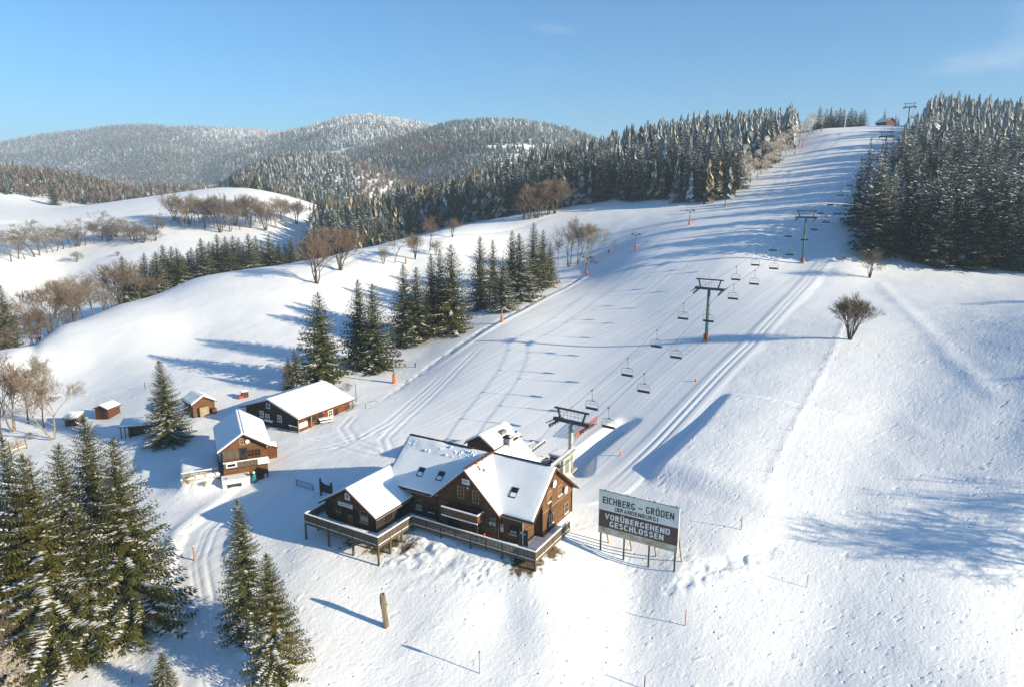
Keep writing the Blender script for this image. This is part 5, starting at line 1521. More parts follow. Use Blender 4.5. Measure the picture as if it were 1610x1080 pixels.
# cables
def cable_pts(s):
    pts = []
    d0 = PY[0][0] - LD * 9.5
    pts.append(Vector((d0.x, d0.y, PY[0][0].z + 4.0)) + LP * s * HW * .92)
    for b, hc in PY: pts.append(b + LP * s * HW + Vector((0, 0, hc - .30)))
    e = PY[-1][0] + LD * 40
    pts.append(Vector((e.x, e.y, float(H(e.x, e.y)) + 5)) + LP * s * HW)
    out = []
    for i in range(len(pts) - 1):
        a, b_ = pts[i], pts[i + 1]; L = (b_ - a).length
        n = max(2, int(L / 4))
        for j in range(n):
            t = j / n
            out.append(a.lerp(b_, t) - Vector((0, 0, 4 * t * (1 - t) * L * L / 60 ** 2 * .8)))
    out.append(pts[-1])
    return out
CAB = {-1: cable_pts(-1), 1: cable_pts(1)}
for s, lb in ((-1, 'steel haul cable of the chairlift, the line nearer the open piste'), (1, 'steel haul cable of the chairlift, the line nearer the dark wood')):
    m = MB(); m.tube(CAB[s], .032, 'steel_dark', 5)
    tag(m.build('haul_cable'), lb, 'cable', 'chairlift cables')
# chairs: two-metre loop frame on a hanger, dark seat at the bottom
def make_chair():
    r = empty('lift_chair', (0, 0, 0), LANG)
    m = MB(); m.box((0, 0, -.02), (.16, .55, .16), 'steel_dark'); child(m, 'grip', r)
    m = MB(); m.tube([(0, 0, -.1), (.02, 0, -.7), (.10, .04, -1.5), (.05, .02, -1.85)], .045, 'steel_grey', 6); child(m, 'hanger', r)
    m = MB(); lp = []
    for x, z in ((-1.08, -3.35), (-1.1, -2.4), (-1.02, -2.0), (-.82, -1.86), (0, -1.82), (.82, -1.86), (1.02, -2.0), (1.1, -2.4), (1.08, -3.35)): lp.append((x, 0, z))
    m.tube(lp, .042, 'steel_grey', 6); child(m, 'frame', r)
    m = MB(); m.box((0, .28, -3.28), (2.06, .5, .09), 'seat_pad'); child(m, 'seat', r)
    m = MB(); m.box((0, -.0, -3.06), (2.02, .06, .34), 'seat_pad', mtx=Matrix.Rotation(.18, 3, 'X')); child(m, 'backrest', r)
    m = MB(); m.tube([(-1.0, .02, -2.35), (-.5, .3, -2.42), (.5, .3, -2.42), (1.0, .02, -2.35)], .025, 'steel_grey', 5)
    for x in (-.45, .45): m.tube([(x, .3, -2.42), (x, .22, -2.05)], .022, 'steel_grey', 5)
    child(m, 'safety_bar', r)
    m = MB(); m.box((0, .3, -1.84), (.5, .1, .08), 'steel_dark'); child(m, 'crown_bar', r)
    return r
proto = make_chair()
first = True
def chair_at(s, px, label):
    global first
    P_ = CAB[s]
    q = [to_px(p)[0] for p in P_]
    for i in range(len(P_) - 1):
        if q[i] <= px <= q[i + 1]:
            t = (px - q[i]) / (q[i + 1] - q[i]); p = P_[i].lerp(P_[i + 1], t)
            c = proto if first else copy_tree(proto)
            first = False
            c.location = p + Vector((0, 0, -.05)); tag(c, label, 'chairlift chair', 'empty chairs on the lift')
            return c
left_px = [931, 987, 1033, 1075, 1158, 1189, 1217, 1241, 1291, 1307, 1323, 1337.5, 1350, 1369, 1379, 1391, 1402, 1410]
right_px = [957, 1013, 1064, 1115, 1154, 1187, 1218, 1243, 1267, 1282, 1300, 1317, 1331, 1396, 1404, 1411, 1419, 1436]
for i, px in enumerate(left_px): chair_at(-1, px, 'empty chair, %s up from the base station on the cable nearer the piste' % ORD[i])
for i, px in enumerate(right_px): chair_at(1, px, 'empty chair, %s up from the base station on the cable nearer the wood' % ORD[i])
# drive station
b0 = PY[0][0]; ds = b0 - LD * 9.5
DS = empty('drive_station', (ds.x, ds.y, float(H(ds.x, ds.y))), LANG); tag(DS, 'snow-capped steel drive station with bullwheel and guide rails at the lift base', 'lift station')
def snowbar(a, b, w_, th, k, name):
    m = MB(); m.bar(a, b, w_, th, k); o = child(m, name, DS)
    m = MB(); m.bar(Vector(a) + UP * (th / 2 + .06), Vector(b) + UP * (th / 2 + .06), w_ * .92, .12, 'snow_lump'); child(m, 'beam_snow', o)
for s in (-1, 1):
    snowbar((s * 2.5, -1.0, 3.6), (s * 2.5, 6.2, 4.4), .32, .36, 'steel_grey', 'guide_beam')
    for i in range(9):
        y = 1.2 + i * .58
        m = MB(); m.tube([(s * 2.5 - .2 * s, y, 3.75 + .11 * y), (s * 2.5 + .12 * s, y, 3.75 + .11 * y)], .22, 'steel_dark', 9); child(m, 'guide_wheel', DS)
    m = MB()
    for i in range(14): m.box((s * 3.0, .4 + i * .42, 3.2 + .1 * i * .42), (.5, .07, .05), 'steel_grey')
    m.bar((s * 3.25, .3, 3.2), (s * 3.25, 6.2, 3.8), .06, .06, 'steel_grey'); m.bar((s * 3.25, .3, 4.1), (s * 3.25, 6.2, 4.7), .05, .05, 'steel_grey'); child(m, 'catwalk', DS)
snowbar((-2.6, -.8, 3.2), (2.6, -.8, 3.2), .5, .5, 'steel_grey', 'cross_beam')
snowbar((-2.6, 2.2, 3.4), (2.6, 2.2, 3.4), .3, .36, 'steel_grey', 'cross_beam')
snowbar((0, -2.6, 3.5), (0, 2.2, 3.5), .5, .5, 'steel_grey', 'spine_beam')
snowbar((-4.4, -.5, 3.9), (-3.2, 4.4, 4.6), .16, .12, 'steel_grey', 'maintenance_rail')
m = MB(); m.tube([(0, 0, 3.62), (0, 0, 3.82)], 2.35, 'steel_dark', 28)
bw = child(m, 'bullwheel', DS)
m = MB()
n_ = 28
for a_ in range(6): m.bar((0, 0, 3.86), (2.2 * math.cos(a_ * 1.047), 2.2 * math.sin(a_ * 1.047), 3.86), .16, .08, 'steel_grey')
child(m, 'spoke', bw)
m = MB(); m.box((0, -.6, 4.15), (1.5, 1.7, .8), 'steel_pale'); gb = child(m, 'gearbox', DS)
m = MB(); m.box((0, -.6, 4.62), (1.5, 1.7, .16), 'snow_lump'); child(m, 'gearbox_snow', gb)
for x, y in ((-1.7, -.8), (1.7, -.8), (0, 2.2)):
    m = MB(); m.box((x, y, 1.4), (.6, .6, 3.4), 'steel_pale'); child(m, 'column', DS)
m = MB(); m.bar((-1.7, -.8, 1.4), (0, 2.2, 3.0), .14, .14, 'steel_grey'); m.bar((1.7, -.8, 1.4), (0, 2.2, 3.0), .14, .14, 'steel_grey'); child(m, 'brace', DS)
# control cabin in front of it
b = at(881, 742); b = Vector((b.x, b.y + .3, b.z))
CC_ = empty('control_cabin', b, LANG); tag(CC_, 'small pale lift control cabin with large window and snow on top, behind the lodge gable', 'cabin')
m = MB(); m.box((0, 0, 1.2), (2.3, 2.2, 2.9), 'steel_pale'); child(m, 'wall', CC_)
m = MB(); m.box((-.1, -1.13, 1.7), (1.5, .06, 1.2), 'glass'); wf = child(m, 'window', CC_)
m = MB()
for x in (-.9, .7): m.box((x, -1.14, 1.7), (.12, .1, 1.44), 'steel_dark')
for z in (1.04, 2.36): m.box((-.1, -1.14, z), (1.48, .1, .12), 'steel_dark')
child(m, 'frame', wf)
m = MB(); m.box((1.17, 0, 1.1), (.06, .9, 2.0), 'steel_grey'); child(m, 'door', CC_)
m = MB(); m.box((0, 0, 2.72), (2.6, 2.5, .14), 'steel_grey'); rf = child(m, 'roof', CC_)
child(sheet((-1.28, -1.22, 2.78), (1.28, -1.22, 2.78), (1.28, 1.22, 2.78), (-1.28, 1.22, 2.78), .22, 71, n=6, mm=6), 'roof_snow', rf, True)
# rust-coloured safety net along the loading lane
a = at(905, 690); e = at(938, 664)
SN = empty('safety_net', a, math.atan2(e.y - a.y, e.x - a.x)); tag(SN, 'low rust-red safety net on stakes beside the base lift pylon', 'fence')
Ln = (e.xy - a.xy).length; dz = (e.z - a.z)
for i in range(9):
    t = i / 8; m = MB(); m.box((Ln * t, 0, dz * t + .5), (.07, .07, 1.5), 'stake_red'); child(m, 'stake', SN)
m = MB()
for j in range(5): m.bar((0, 0, .25 + j * .22), (Ln, 0, dz + .25 + j * .22), .03, .05, 'stake_red', up=(0, 1, 0))
for i in range(40): t = (i + .5) / 40; m.box((Ln * t, 0, dz * t + .7), (.05, .03, 1.0), 'stake_red')
child(m, 'net', SN)
# ------------------------------------------------------------------ tow lift towers
def tow_tower(px, py, top, label, flip=1):
    b = at(px, py); h = top_h(b, top)
    r = empty('tow_lift_tower', b, LANG + .1); tag(r, label, 'tow lift tower', 'tow lift towers along the piste')
    m = MB(); m.tube([(0, 0, -.4), (.02, 0, h - .5)], [.22, .15], 'steel_grey', 8); child(m, 'post', r)
    m = MB(); m.tube([(0, 0, .1), (0, 0, h * .28)], [.42, .38], 'orange_pad', 10); child(m, 'safety_pad', r)
    for s in (-1, 1):
        m = MB(); m.bar((0, 0, h - .9), (s * 1.5, 0, h - .1), .14, .18, 'steel_dark', up=(0, 1, 0)); child(m, 'arm', r)
        m = MB(); m.bar((s * 1.5, -.8, h - .35), (s * 1.5, .8, h - .2), .12, .22, 'steel_dark')
        for y in (-.6, 0, .6): m.tube([(s * 1.44, y, h - .45), (s * 1.58, y, h - .45)], .2, 'rubber', 8)
        child(m, 'sheave_train', r)
    m = MB(); m.bar((-1.6, 0, h), (1.6, 0, h), .05, .06, 'steel_grey'); child(m, 'top_bar', r)
    return r, b, h
TT = []
for px, py, tp, lb in [(620, 602, 554, 'tow lift tower with orange pad nearest the long chalet'), (789, 507, 478, 'slim tow lift tower with orange pad before the snowy spruce row'),
 (922, 433, 403, 'tow lift tower with orange pad beside the bare birches'), (999, 394, 367, 'tow lift tower with orange pad at the tips of the long wood shadows'), (1084, 354, 330, 'tow lift tower with orange pad just below the wood edge'),
 (1140, 326, 310, 'small tow lift tower with orange pad at the corner of the spruce wood')]:
    TT.append(tow_tower(px, py, tp, lb))
for i, (px, py, tp) in enumerate([(1250, 243, 228), (1262, 232, 219), (1292, 207, 197)]):
    TT.append(tow_tower(px, py, tp, 'small tow lift tower high beside the upper piste edge, %s from below' % ORD[i]))
for s in (-1, 1):
    pts = []
    for i in range(len(TT) - 1):
        (r1, b1_, h1_), (r2, b2_, h2_) = TT[i], TT[i + 1]
        off = Vector((math.cos(LANG + .1), math.sin(LANG + .1), 0)) * s * 1.5
        for j in range(6):
            t = j / 6; pts.append((b1_ + UP * (h1_ - .25)).lerp(b2_ + UP * (h2_ - .25), t) + off - UP * (4 * t * (1 - t) * .6))
    m = MB(); m.tube(pts, .018, 'steel_dark', 4)
    tag(m.build('tow_cable'), 'thin tow lift cable beside the piste, %s' % ('the one nearer the spruce row' if s < 0 else 'the one nearer the open piste'), 'cable', 'tow lift cables')
# ------------------------------------------------------------------ the big sign
def arc(cx, cy, rx, ry, a0, a1, n=9):
    return [(cx + rx * math.cos(R(a0 + (a1 - a0) * k / n)), cy + ry * math.sin(R(a0 + (a1 - a0) * k / n))) for k in range(n + 1)]
def glyph(ch, t):
    """strokes (polylines on the stroke axis) of one letter in a cell 0..w, height 0..1"""
    h = t / 2; w_ = .56
    L = w_ - h; m_ = .5
    ring = lambda w2: arc(w2 / 2, 1 - .24, w2 / 2 - h, .24 - h, 180, 0) + arc(w2 / 2, .24, w2 / 2 - h, .24 - h, 0, -180)
    o = ring(w_)
    if ch == 'E': return .48, [[(h, 0), (h, 1)], [(t, 1 - h), (.48, 1 - h)], [(t, .51), (.45, .51)], [(t, h), (.48, h)]]
    if ch == 'L': return .46, [[(h, 0), (h, 1)], [(t, h), (.46, h)]]
    if ch == 'I': return t, [[(h, 0), (h, 1)]]
    if ch == 'H': return .56, [[(h, 0), (h, 1)], [(L, 0), (L, 1)], [(t, .51), (L - h, .51)]]
    if ch == 'N': return .58, [[(h, 0), (h, 1)], [(.58 - h, 0), (.58 - h, 1)], [(h * 1.1, 1 - h * .6), (.58 - h * 1.1, h * .6)]]
    if ch == 'V': return .60, [[(h * .8, 1), (.30, h * .6), (.60 - h * .8, 1)]]
    if ch == 'A': return .60, [[(h * .8, 0), (.30, 1 - h * .7), (.60 - h * .8, 0)], [(.17, .28), (.43, .28)]]
    if ch == 'D': return .56, [[(h, 0), (h, 1)], [(t, 1 - h)] + arc(.56 - .24, 1 - .26, .24 - h, .26 - h, 90, 0) + arc(.56 - .24, .26, .24 - h, .26 - h, 0, -90) + [(t, h)]]
    if ch == 'B': return .55, [[(h, 0), (h, 1)], [(t, 1 - h)] + arc(.30, .76, .21 - h, .24 - h, 90, -90, 8) + [(t, .52)], [(t, .515 - .01)] + arc(.32, .26, .23 - h, .26 - h, 90, -90, 8) + [(t, h)]]
    if ch == 'R': return .56, [[(h, 0), (h, 1)], [(t, 1 - h)] + arc(.31, .74, .23 - h, .26 - h, 90, -90, 8) + [(t, .48 + h)], [(.28, .48), (.56 - h, 0)]]
    if ch in 'OÖ': return w_, [o + [o[0]]]
    if ch in 'UÜ': return w_, [[(h, 1)] + arc(w_ / 2, .25, w_ / 2 - h, .25 - h, 180, 360) + [(L, 1)]]
    if ch == 'C': return .54, [arc(.27, 1 - .24, .27 - h, .24 - h, 12, 180) + arc(.27, .24, .27 - h, .24 - h, 180, 348)]
    if ch == 'G': return .56, [arc(.28, 1 - .24, .28 - h, .24 - h, 12, 180) + arc(.28, .24, .28 - h, .24 - h, 180, 360) + [(.56 - h, .50 - h)], [(.30, .50 - h), (.56 - t, .50 - h)]]
    if ch == 'S': return .54, [arc(.27, .745, .27 - h, .255 - h, 15, 270) + arc(.27, .265, .27 - h, .265 - h, 90, -165)[1:]]
    if ch == '(': return .26, [arc(.42, .45, .34, .62, 130, 230)]
    if ch == ')': return .26, [arc(-.16, .45, .34, .62, 50, -50)]
    if ch == '–': return .60, [[(.02, .44), (.58, .44)]]
    return .22, []
def tri_text(txt, w_, cap, k, name, parent, loc, t=.15):
    """bold narrow signwriter's capitals: mitred strokes, fitted to a width and a capital height"""
    S = []; x = 0
    for ch in txt:
        gw, st = glyph(ch, t)
        for q in st: S.append([(x + px, py) for px, py in q])
        if ch in 'ÖÜ':
            for cx in (.15, .41): S.append([(x + cx - t * .45, 1.14), (x + cx + t * .45, 1.14)])
        x += gw + .135
    x -= .135
    sx = w_ / x; m = MB()
    for n_s, q in enumerate(S):
        P = [Vector((a, b)) for a, b in q]
        if len(P) > 2 and (P[0] - P[-1]).length < 1e-6: closed = True; P = P[:-1]
        else: closed = False
        n = len(P); lf = []; rt_ = []
        for i_ in range(n):
            a = P[i_] - P[i_ - 1] if (i_ > 0 or closed) else P[1] - P[0]
            b = P[(i_ + 1) % n] - P[i_] if (i_ < n - 1 or closed) else P[-1] - P[-2]
            a = a.normalized(); b = b.normalized(); nn = Vector((-(a + b).y, (a + b).x))
            nn = nn.normalized() if nn.length > 1e-5 else Vector((-a.y, a.x))
            c_ = max(.45, nn.dot(Vector((-a.y, a.x))))
            lf.append(P[i_] + nn * t / 2 / c_); rt_.append(P[i_] - nn * t / 2 / c_)
        y0 = -.012 - .0015 * (n_s % 5)
        f3 = lambda v, y: ((v.x - x / 2) * sx, y, (v.y - .5) * cap)
        vs = [f3(v, y0) for v in lf] + [f3(v, y0) for v in rt_] + [f3(v, .0) for v in lf] + [f3(v, .0) for v in rt_]
        fs = []
        for i_ in range(n if closed else n - 1):
            j_ = (i_ + 1) % n
            fs += [(i_, j_, n + j_, n + i_), (2 * n + i_, 2 * n + j_, j_, i_), (n + i_, n + j_, 3 * n + j_, 3 * n + i_)]
        if not closed: fs += [(0, n, 3 * n, 2 * n), (n - 1, 3 * n - 1, 4 * n - 1, 2 * n - 1)]
        m.add(vs, fs, k)
    o = child(m, name, parent); o.location = loc
    return o
g0 = at(946.6, 867); g1 = at(1055.6, 898.5)
dv_ = (g1 - g0).to_2d()
ANG = math.atan2(dv_.y, dv_.x)
def up_at(g, py): return g.z + top_h(g, py)
zt = (up_at(g0, 771.3) + up_at(g1, 796.5)) / 2
zb = (up_at(g0, 837.5) + up_at(g1, 866)) / 2
WB = dv_.length + 1.0
mid = (g0 + g1) / 2
SG = empty('billboard', (mid.x, mid.y, 0), ANG)
tag(SG, 'large weathered billboard on wooden legs announcing a temporary closure', 'billboard')
HB_ = zt - zb
print('BOARD', WB, HB_, zb, zt)
m = MB()
for v0, v1, k in ((.845, 1, 'sign_rust'), (.445, .845, 'sign_brown'), (0, .445, 'sign_white')):
    m.box((0, 0, zt - HB_ * (v0 + v1) / 2), (WB, .10, HB_ * (v1 - v0)), k)
bd = child(m, 'board', SG)
m = MB(); m.box((0, 0, zt + .04), (WB + .1, .14, .07), 'steel_grey'); m.box((WB / 2 + .03, 0, (zt + zb) / 2), (.06, .14, HB_ + .08), 'white_paint'); m.box((-WB / 2 - .03, 0, (zt + zb) / 2), (.06, .14, HB_ + .08), 'white_paint'); child(m, 'frame', SG)
m = MB()
for u in (-.43, -.14, .2, .46): m.box((u * WB, .0, zt + .16), (.07, .07, .18), 'steel_dark')
for i in range(9): m.box(((-.35 + i * .085) * WB, 0, zt + .10), (.5 * ((i * 7) % 3 + 1) / 2, .12, .06), 'snow_lump')
child(m, 'top_fitting', SG)
Lz = lambda v: zt - HB_ * v
for txt, ua, ub, v, cap, k, bo in (('EICHBERG – GRÖDEN', .045, .945, .205, .155, 'sign_ink', .155), ('(BRANDENBURG)', .205, .755, .365, .095, 'sign_ink', .15), ('VORÜBERGEHEND', .08, .905, .575, .13, 'letter_white', .175), ('GESCHLOSSEN', .145, .83, .735, .13, 'letter_white', .175)):
    tri_text(txt, (ub - ua) * WB, cap * HB_, k, 'lettering', bd, ((ua + ub - 1) / 2 * WB, -.055, Lz(v)), bo)
for i, u in enumerate((-.475, -.165, .155, .475)):
    x = u * WB; wp = Matrix.Rotation(ANG, 3, 'Z') @ Vector((x, .12, 0)); g = float(H(mid.x + wp.x, mid.y + wp.y))
    m = MB(); m.box((x, .12, (g - .4 + zt) / 2), (.17, .14, zt - g + .4), 'wood_grey'); child(m, 'leg', SG)
    wp2 = Matrix.Rotation(ANG, 3, 'Z') @ Vector((x + .3, 2.0, 0)); g2 = float(H(mid.x + wp2.x, mid.y + wp2.y))
    m = MB(); m.bar((x, .24, zt - HB_ * .35), (x + .3, 2.0, g2 - .3), .13, .13, 'wood_pale'); child(m, 'brace', SG)
# ------------------------------------------------------------------ posts, stakes and small things
b = at(607, 984); h = top_h(b, 933)
o = empty('dead_trunk', b); tag(o, 'thick broken dead tree trunk standing alone on the snow below the lodge', 'tree stump')
m = MB(); n_ = 9
lv = [(0, .30), (.25, .24), (.5, .23), (.72, .27), (.88, .25), (1.0, .17)]
vs = []
for t, r_ in lv:
    for j in range(n_):
        a = 6.283 * j / n_
        zz = h * t if t < 1 else h * (1 + .05 * math.sin(a * 2 + 1) + (.06 if j % 3 == 0 else -.03))
        rr_ = r_ * (1 + .14 * math.sin(3 * a + t * 4)) * h / 3.2
        vs.append((-.18 * t * h / 3 + rr_ * math.cos(a), rr_ * math.sin(a), zz - (.3 if t == 0 else 0)))
m.add(vs, [(i * n_ + j, i * n_ + (j + 1) % n_, (i + 1) * n_ + (j + 1) % n_, (i + 1) * n_ + j) for i in range(len(lv) - 1) for j in range(n_)] + [tuple(range((len(lv) - 1) * n_, len(lv) * n_))], 'dead_wood')
child(m, 'trunk', o)
m = MB(); m.tube([(-.1, 0, h * .62), (.3, -.1, h * .70)], [.09, .04], 'dead_wood', 5); m.tube([(-.15, 0, h * .8), (-.42, .05, h * .86)], [.08, .03], 'dead_wood', 5); child(m, 'branch_stub', o)
b = at(754, 1058); h = top_h(b, 1022)
o = empty('marker_post', b); tag(o, 'snow-topped marker post with oval disc low in the middle of the meadow', 'marker post')
m = MB(); m.tube([(0, 0, -.3), (0, 0, h)], .05, 'wood_pale', 7); child(m, 'post', o)
m = MB(); n_ = 16
vs = [(.03 * s, .16 * math.cos(6.283 * j / n_) * (1.0), h + .42 + .48 * math.sin(6.283 * j / n_)) for s in (-1, 1) for j in range(n_)]
m.add(vs, [tuple(range(n_)), tuple(reversed(range(n_, 2 * n_)))] + [(j, n_ + j, n_ + (j + 1) % n_, (j + 1) % n_) for j in range(n_)], 'white_paint'); child(m, 'disc', o)
m = MB(); m.tube([(0, 0, h - .25), (0, 0, h)], .065, 'steel_dark', 7); child(m, 'collar', o)
for px, py, tp, k, r_, lb in [(1165, 832, 810, 'stake_red', .05, 'reddish wooden stake right of the billboard at the shadow edge'), (1077, 983, 957, 'stake_red', .05, 'reddish stake below the ragged snow gully'), (1268, 923, 901, 'steel_grey', .035, 'thin grey stake on the meadow below the branching shadow'),
 (1013, 1082, 1060, 'wood_grey', .05, 'grey stake at the bottom picture edge'), (306, 880, 858, 'stake_wood', .11, 'short leaning reddish post on the bank beside the snow road'), (653, 577, 569, 'steel_dark', .16, 'small dark control box on a post beside the lowest tow lift tower'),
 (660, 582, 571, 'steel_grey', .04, 'thin grey stake beside the small control box'), (208, 1072, 1064, 'stake_red', .06, 'tiny red-brown stake in the shade at the bottom beside the road'), (560, 632, 602, 'wood_grey', .07, 'grey pole standing at the end of the long chalet'),
 (228, 611, 600, 'wood_dark', .06, 'dark pole on the snow ridge above the small huts'), (975, 716, 708, 'orange_pad', .10, 'orange marker at the edge of the shaded hollow by the lift'), (1094, 599, 595, 'orange_pad', .16, 'small orange marker on the snow beside the ski track'),
 (1318, 195, 168, 'white_paint', .16, 'white mast on the hilltop beside the spruces'), (1372, 487, 481, 'wood_dark', .1, 'short dark post on the bank above the lone shrub'), (638, 415, 405, 'orange_pad', .35, 'orange marker beside the fan-shaped bare tree')]:
    b = at(px, py) if px != 1318 else Vector((uY(1318, 425)[0], 425, float(H(uY(1318, 425)[0], 425))))
    h = max(top_h(b, tp), .4) if px != 1318 else 9.0
    m = MB(); m.tube([(0, 0, -.3), (.02, 0, h * .6), (.03, 0, h)], [r_, r_, r_ * .8], k, 6); m.tube([(.03, 0, h), (.03, 0, h + .05)], [r_ * .9, r_ * .5], 'snow_lump', 6)
    o = m.build('stake' if px not in (653, 1318) else ('control_box' if px == 653 else 'mast')); o.location = b
    tag(o, lb, 'stake' if px not in (653, 1318) else ('box' if px == 653 else 'mast'))
# small stakes along the ridge in the snow right of the ski track
for i, (px, py) in enumerate([(1214, 742), (1229, 708), (1246, 676), (1262, 642), (1277, 612), (1291, 582), (1308, 556), (1313, 566)]):
    b = at(px, py); m = MB(); m.tube([(0, 0, -.2), (.02, 0, .75)], .035, 'wood_grey', 5)
    o = m.build('fence_stake'); o.location = b; tag(o, '%s thin stake from below along the low snow ridge of the meadow' % ORD[i], 'stake', 'stakes along the snow ridge')
# notice board in the shade beside the lodge
b = at(505, 778); e = at(521, 780)
o = empty('notice_board', b, -.35); tag(o, 'dark roofless notice board between two posts in the shade beside the lodge', 'notice board')
for x, h_ in ((0, 2.5), (1.75, 2.1)):
    m = MB(); m.box((x, 0, h_ / 2 - .2), (.22, .26, h_ + .4), 'wood_grey'); child(m, 'post', o)
m = MB(); m.prism([(.1, 0, .55), (1.65, 0, .4), (1.65, 0, 1.65), (.85, 0, 1.75), (.1, 0, 2.15)], (0, .08, 0), 'steel_dark'); child(m, 'panel', o)
m = MB(); m.bar((.1, .02, 2.2), (.85, .02, 1.8), .12, .07, 'snow_lump'); m.bar((.85, .02, 1.8), (1.65, .02, 1.7), .12, .07, 'snow_lump'); child(m, 'snow_cap', o)
b = at(466, 763); e = at(493, 771)
L_ = (e.xy - b.xy).length
o = empty('mesh_barrier', b, math.atan2(e.y - b.y, e.x - b.x)); tag(o, 'low metal mesh barrier lying across the shaded snow near the notice board', 'barrier')
m = MB()
for z in (.15, .95): m.bar((0, 0, z), (L_, 0, z + e.z - b.z), .06, .06, 'steel_grey')
for x in (0, L_): m.box((x, 0, .5), (.07, .07, 1.2), 'steel_grey')
child(m, 'frame', o)
m = MB()
for i in range(18): m.box((L_ * (i + .5) / 18, 0, .55 + (e.z - b.z) * (i + .5) / 18), (.022, .022, .8), 'steel_grey')
for j in range(3): m.bar((0, 0, .35 + j * .2), (L_, 0, .35 + j * .2 + e.z - b.z), .02, .02, 'steel_grey')
child(m, 'mesh', o)
b = at(509, 784)
o = empty('low_hoop', b, -.2); tag(o, 'thin bent metal hoop rail lying in the snow under the notice board', 'hoop rail')
m = MB(); m.tube([(-1.3, -.2, .3), (-1.1, -.1, .75), (-.3, .1, .8), (.8, 0, .45), (1.7, -.3, .25)], .035, 'steel_grey', 5); m.tube([(.7, -.1, .05), (.8, -.2, .5)], .03, 'steel_grey', 5); child(m, 'rail', o)
# teal bin by the middle chalet
b = at(400, 757)
o = empty('teal_bin', b, .3); tag(o, 'teal bin with snow-topped figure beside the white garage', 'bin')
m = MB(); m.tube([(0, 0, -.1), (0, 0, .55), (0, 0, .7)], [.45, .5, .3], 'teal_paint', 8); child(m, 'tub', o)
m = MB(); m.tube([(0, 0, .68), (0, 0, 1.0), (0, 0, 1.25), (0, 0, 1.5)], [.22, .3, .18, .22], 'teal_paint', 7); child(m, 'stand', o)
m = MB(); m.tube([(0, 0, 1.48), (0, 0, 1.7)], [.24, .1], 'snow_lump', 7); child(m, 'snow_cap', o)
# picnic table by the long chalet
b = at(512, 664)
o = empty('picnic_table', b, .55); tag(o, 'snow-covered picnic table in front of the long chalet', 'table')
m = MB(); m.box((0, 0, .74), (2.4, .9, .07), 'wood_grey'); child(m, 'table_top', o)
m = MB(); m.box((0, 0, .86), (2.4, .9, .17), 'snow_lump'); child(m, 'table_snow', o)
for s in (-1, 1):
    m = MB(); m.box((0, s * .85, .44), (2.4, .32, .06), 'wood_grey'); m.box((0, s * .85, .52), (2.4, .32, .1), 'snow_lump'); child(m, 'bench', o)
    m = MB(); m.box((s * .8, 0, .3), (.1, 1.6, .1), 'wood_grey'); m.bar((s * .8, -.3, .7), (s * .8, -.75, -.1), .1, .1, 'wood_grey', up=(1, 0, 0)); m.bar((s * .8, .3, .7), (s * .8, .75, -.1), .1, .1, 'wood_grey', up=(1, 0, 0)); child(m, 'trestle', o)
b = at(584, 640)
o = empty('metal_hoop', b, .6); tag(o, 'dark bent tube hoop standing in the shade at the foot of the tow lift', 'hoop')
m = MB(); m.tube([(-1.2, 0, -.2), (-1.2, 0, .8), (-.8, 0, 1.15), (.9, 0, 1.2), (1.2, 0, .9)], .05, 'steel_dark', 6); child(m, 'tube', o)
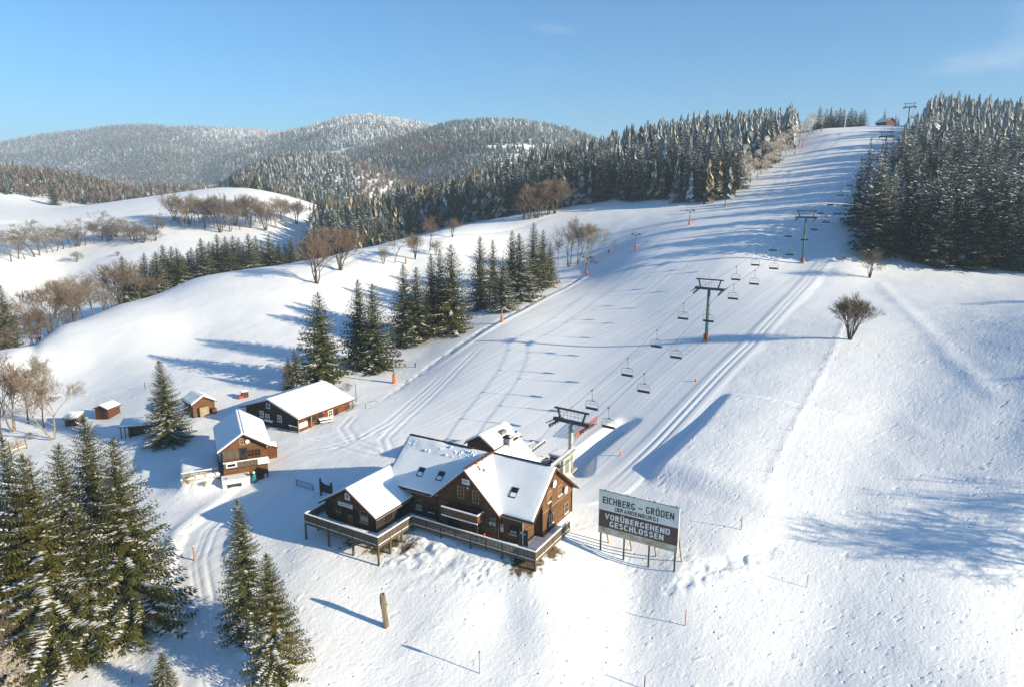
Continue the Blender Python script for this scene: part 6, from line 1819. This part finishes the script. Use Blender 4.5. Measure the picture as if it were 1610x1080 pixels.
# plank footbridge with railing at the left
b = at(-10, 722); e = at(42, 704)
L_ = (e.xy - b.xy).length
o = empty('footbridge', b, math.atan2(e.y - b.y, e.x - b.x)); tag(o, 'sunlit plank footbridge with snowy rails at the picture edge', 'footbridge')
dz = e.z - b.z
m = MB(); m.bar((0, .6, .45), (L_, .6, .45 + dz), 1.6, .14, 'wood_pale'); child(m, 'walkway', o)
m = MB(); m.bar((0, .6, .57), (L_, .6, .57 + dz), 1.45, .12, 'snow_lump'); child(m, 'walkway_snow', o)
for y in (-.2, 1.4):
    for z in (.85, 1.25, 1.6):
        m = MB(); m.bar((0, y, z), (L_, y, z + dz), .05, .13, 'wood_pale'); child(m, 'rail', o)
    for i in range(5):
        m = MB(); m.box((L_ * i / 4, y, .7 + dz * i / 4), (.11, .11, 2.0), 'wood_grey'); child(m, 'railing_post', o)
# gate and stakes near the tow lift: warning sign
b = at(931, 414)
o = empty('warning_barrier', b, LANG); tag(o, 'orange-striped warning barrier with blue net beside the birch-side tow tower', 'barrier')
m = MB()
for z in (.5, 1.3, 2.1): m.box((0, 0, z), (1.6, .06, .34), 'orange_pad')
child(m, 'board', o)
m = MB()
for x in (-.7, .7): m.box((x, .05, 1.2), (.09, .09, 2.8), 'wood_grey')
child(m, 'post', o)
m = MB(); m.box((2.2, -.8, .5), (.06, 2.6, .9), 'mark_blue', rz=.2); child(m, 'net', o)
b = at(958, 399)
o = empty('snow_gun', b, 1.0); tag(o, 'small dark snow gun on a sled below the wood shadow', 'snow gun')
m = MB(); m.tube([(-.7, 0, .9), (.6, 0, 1.15)], [.38, .30], 'steel_dark', 10); child(m, 'barrel', o)
m = MB(); m.box((0, 0, .25), (1.8, .9, .12), 'steel_grey'); m.box((0, 0, .55), (.2, .2, .6), 'steel_grey'); child(m, 'sled', o)

# ------------------------------------------------------------------ thin winter haze
m = MB(); m.box((0, 2100, 160), (14400, 4700, 390), 'snow_lump')
hz = m.build('haze'); hz['kind'] = 'stuff'
hm = bpy.data.materials.new('haze'); hm.use_nodes = True
n = hm.node_tree.nodes; n.remove(n['Principled BSDF'])
pv = n.new('ShaderNodeVolumePrincipled'); pv.inputs['Color'].default_value = (0.64, 0.80, 1.0, 1); pv.inputs['Density'].default_value = 0.00022; pv.inputs['Anisotropy'].default_value = 0.0
hm.node_tree.links.new(pv.outputs[0], n['Material Output'].inputs['Volume'])
hz.data.materials.clear(); hz.data.materials.append(hm)
print('GROUND MIN', ZZ.min(), ZZ.max(), XX.max(), ys[-1])
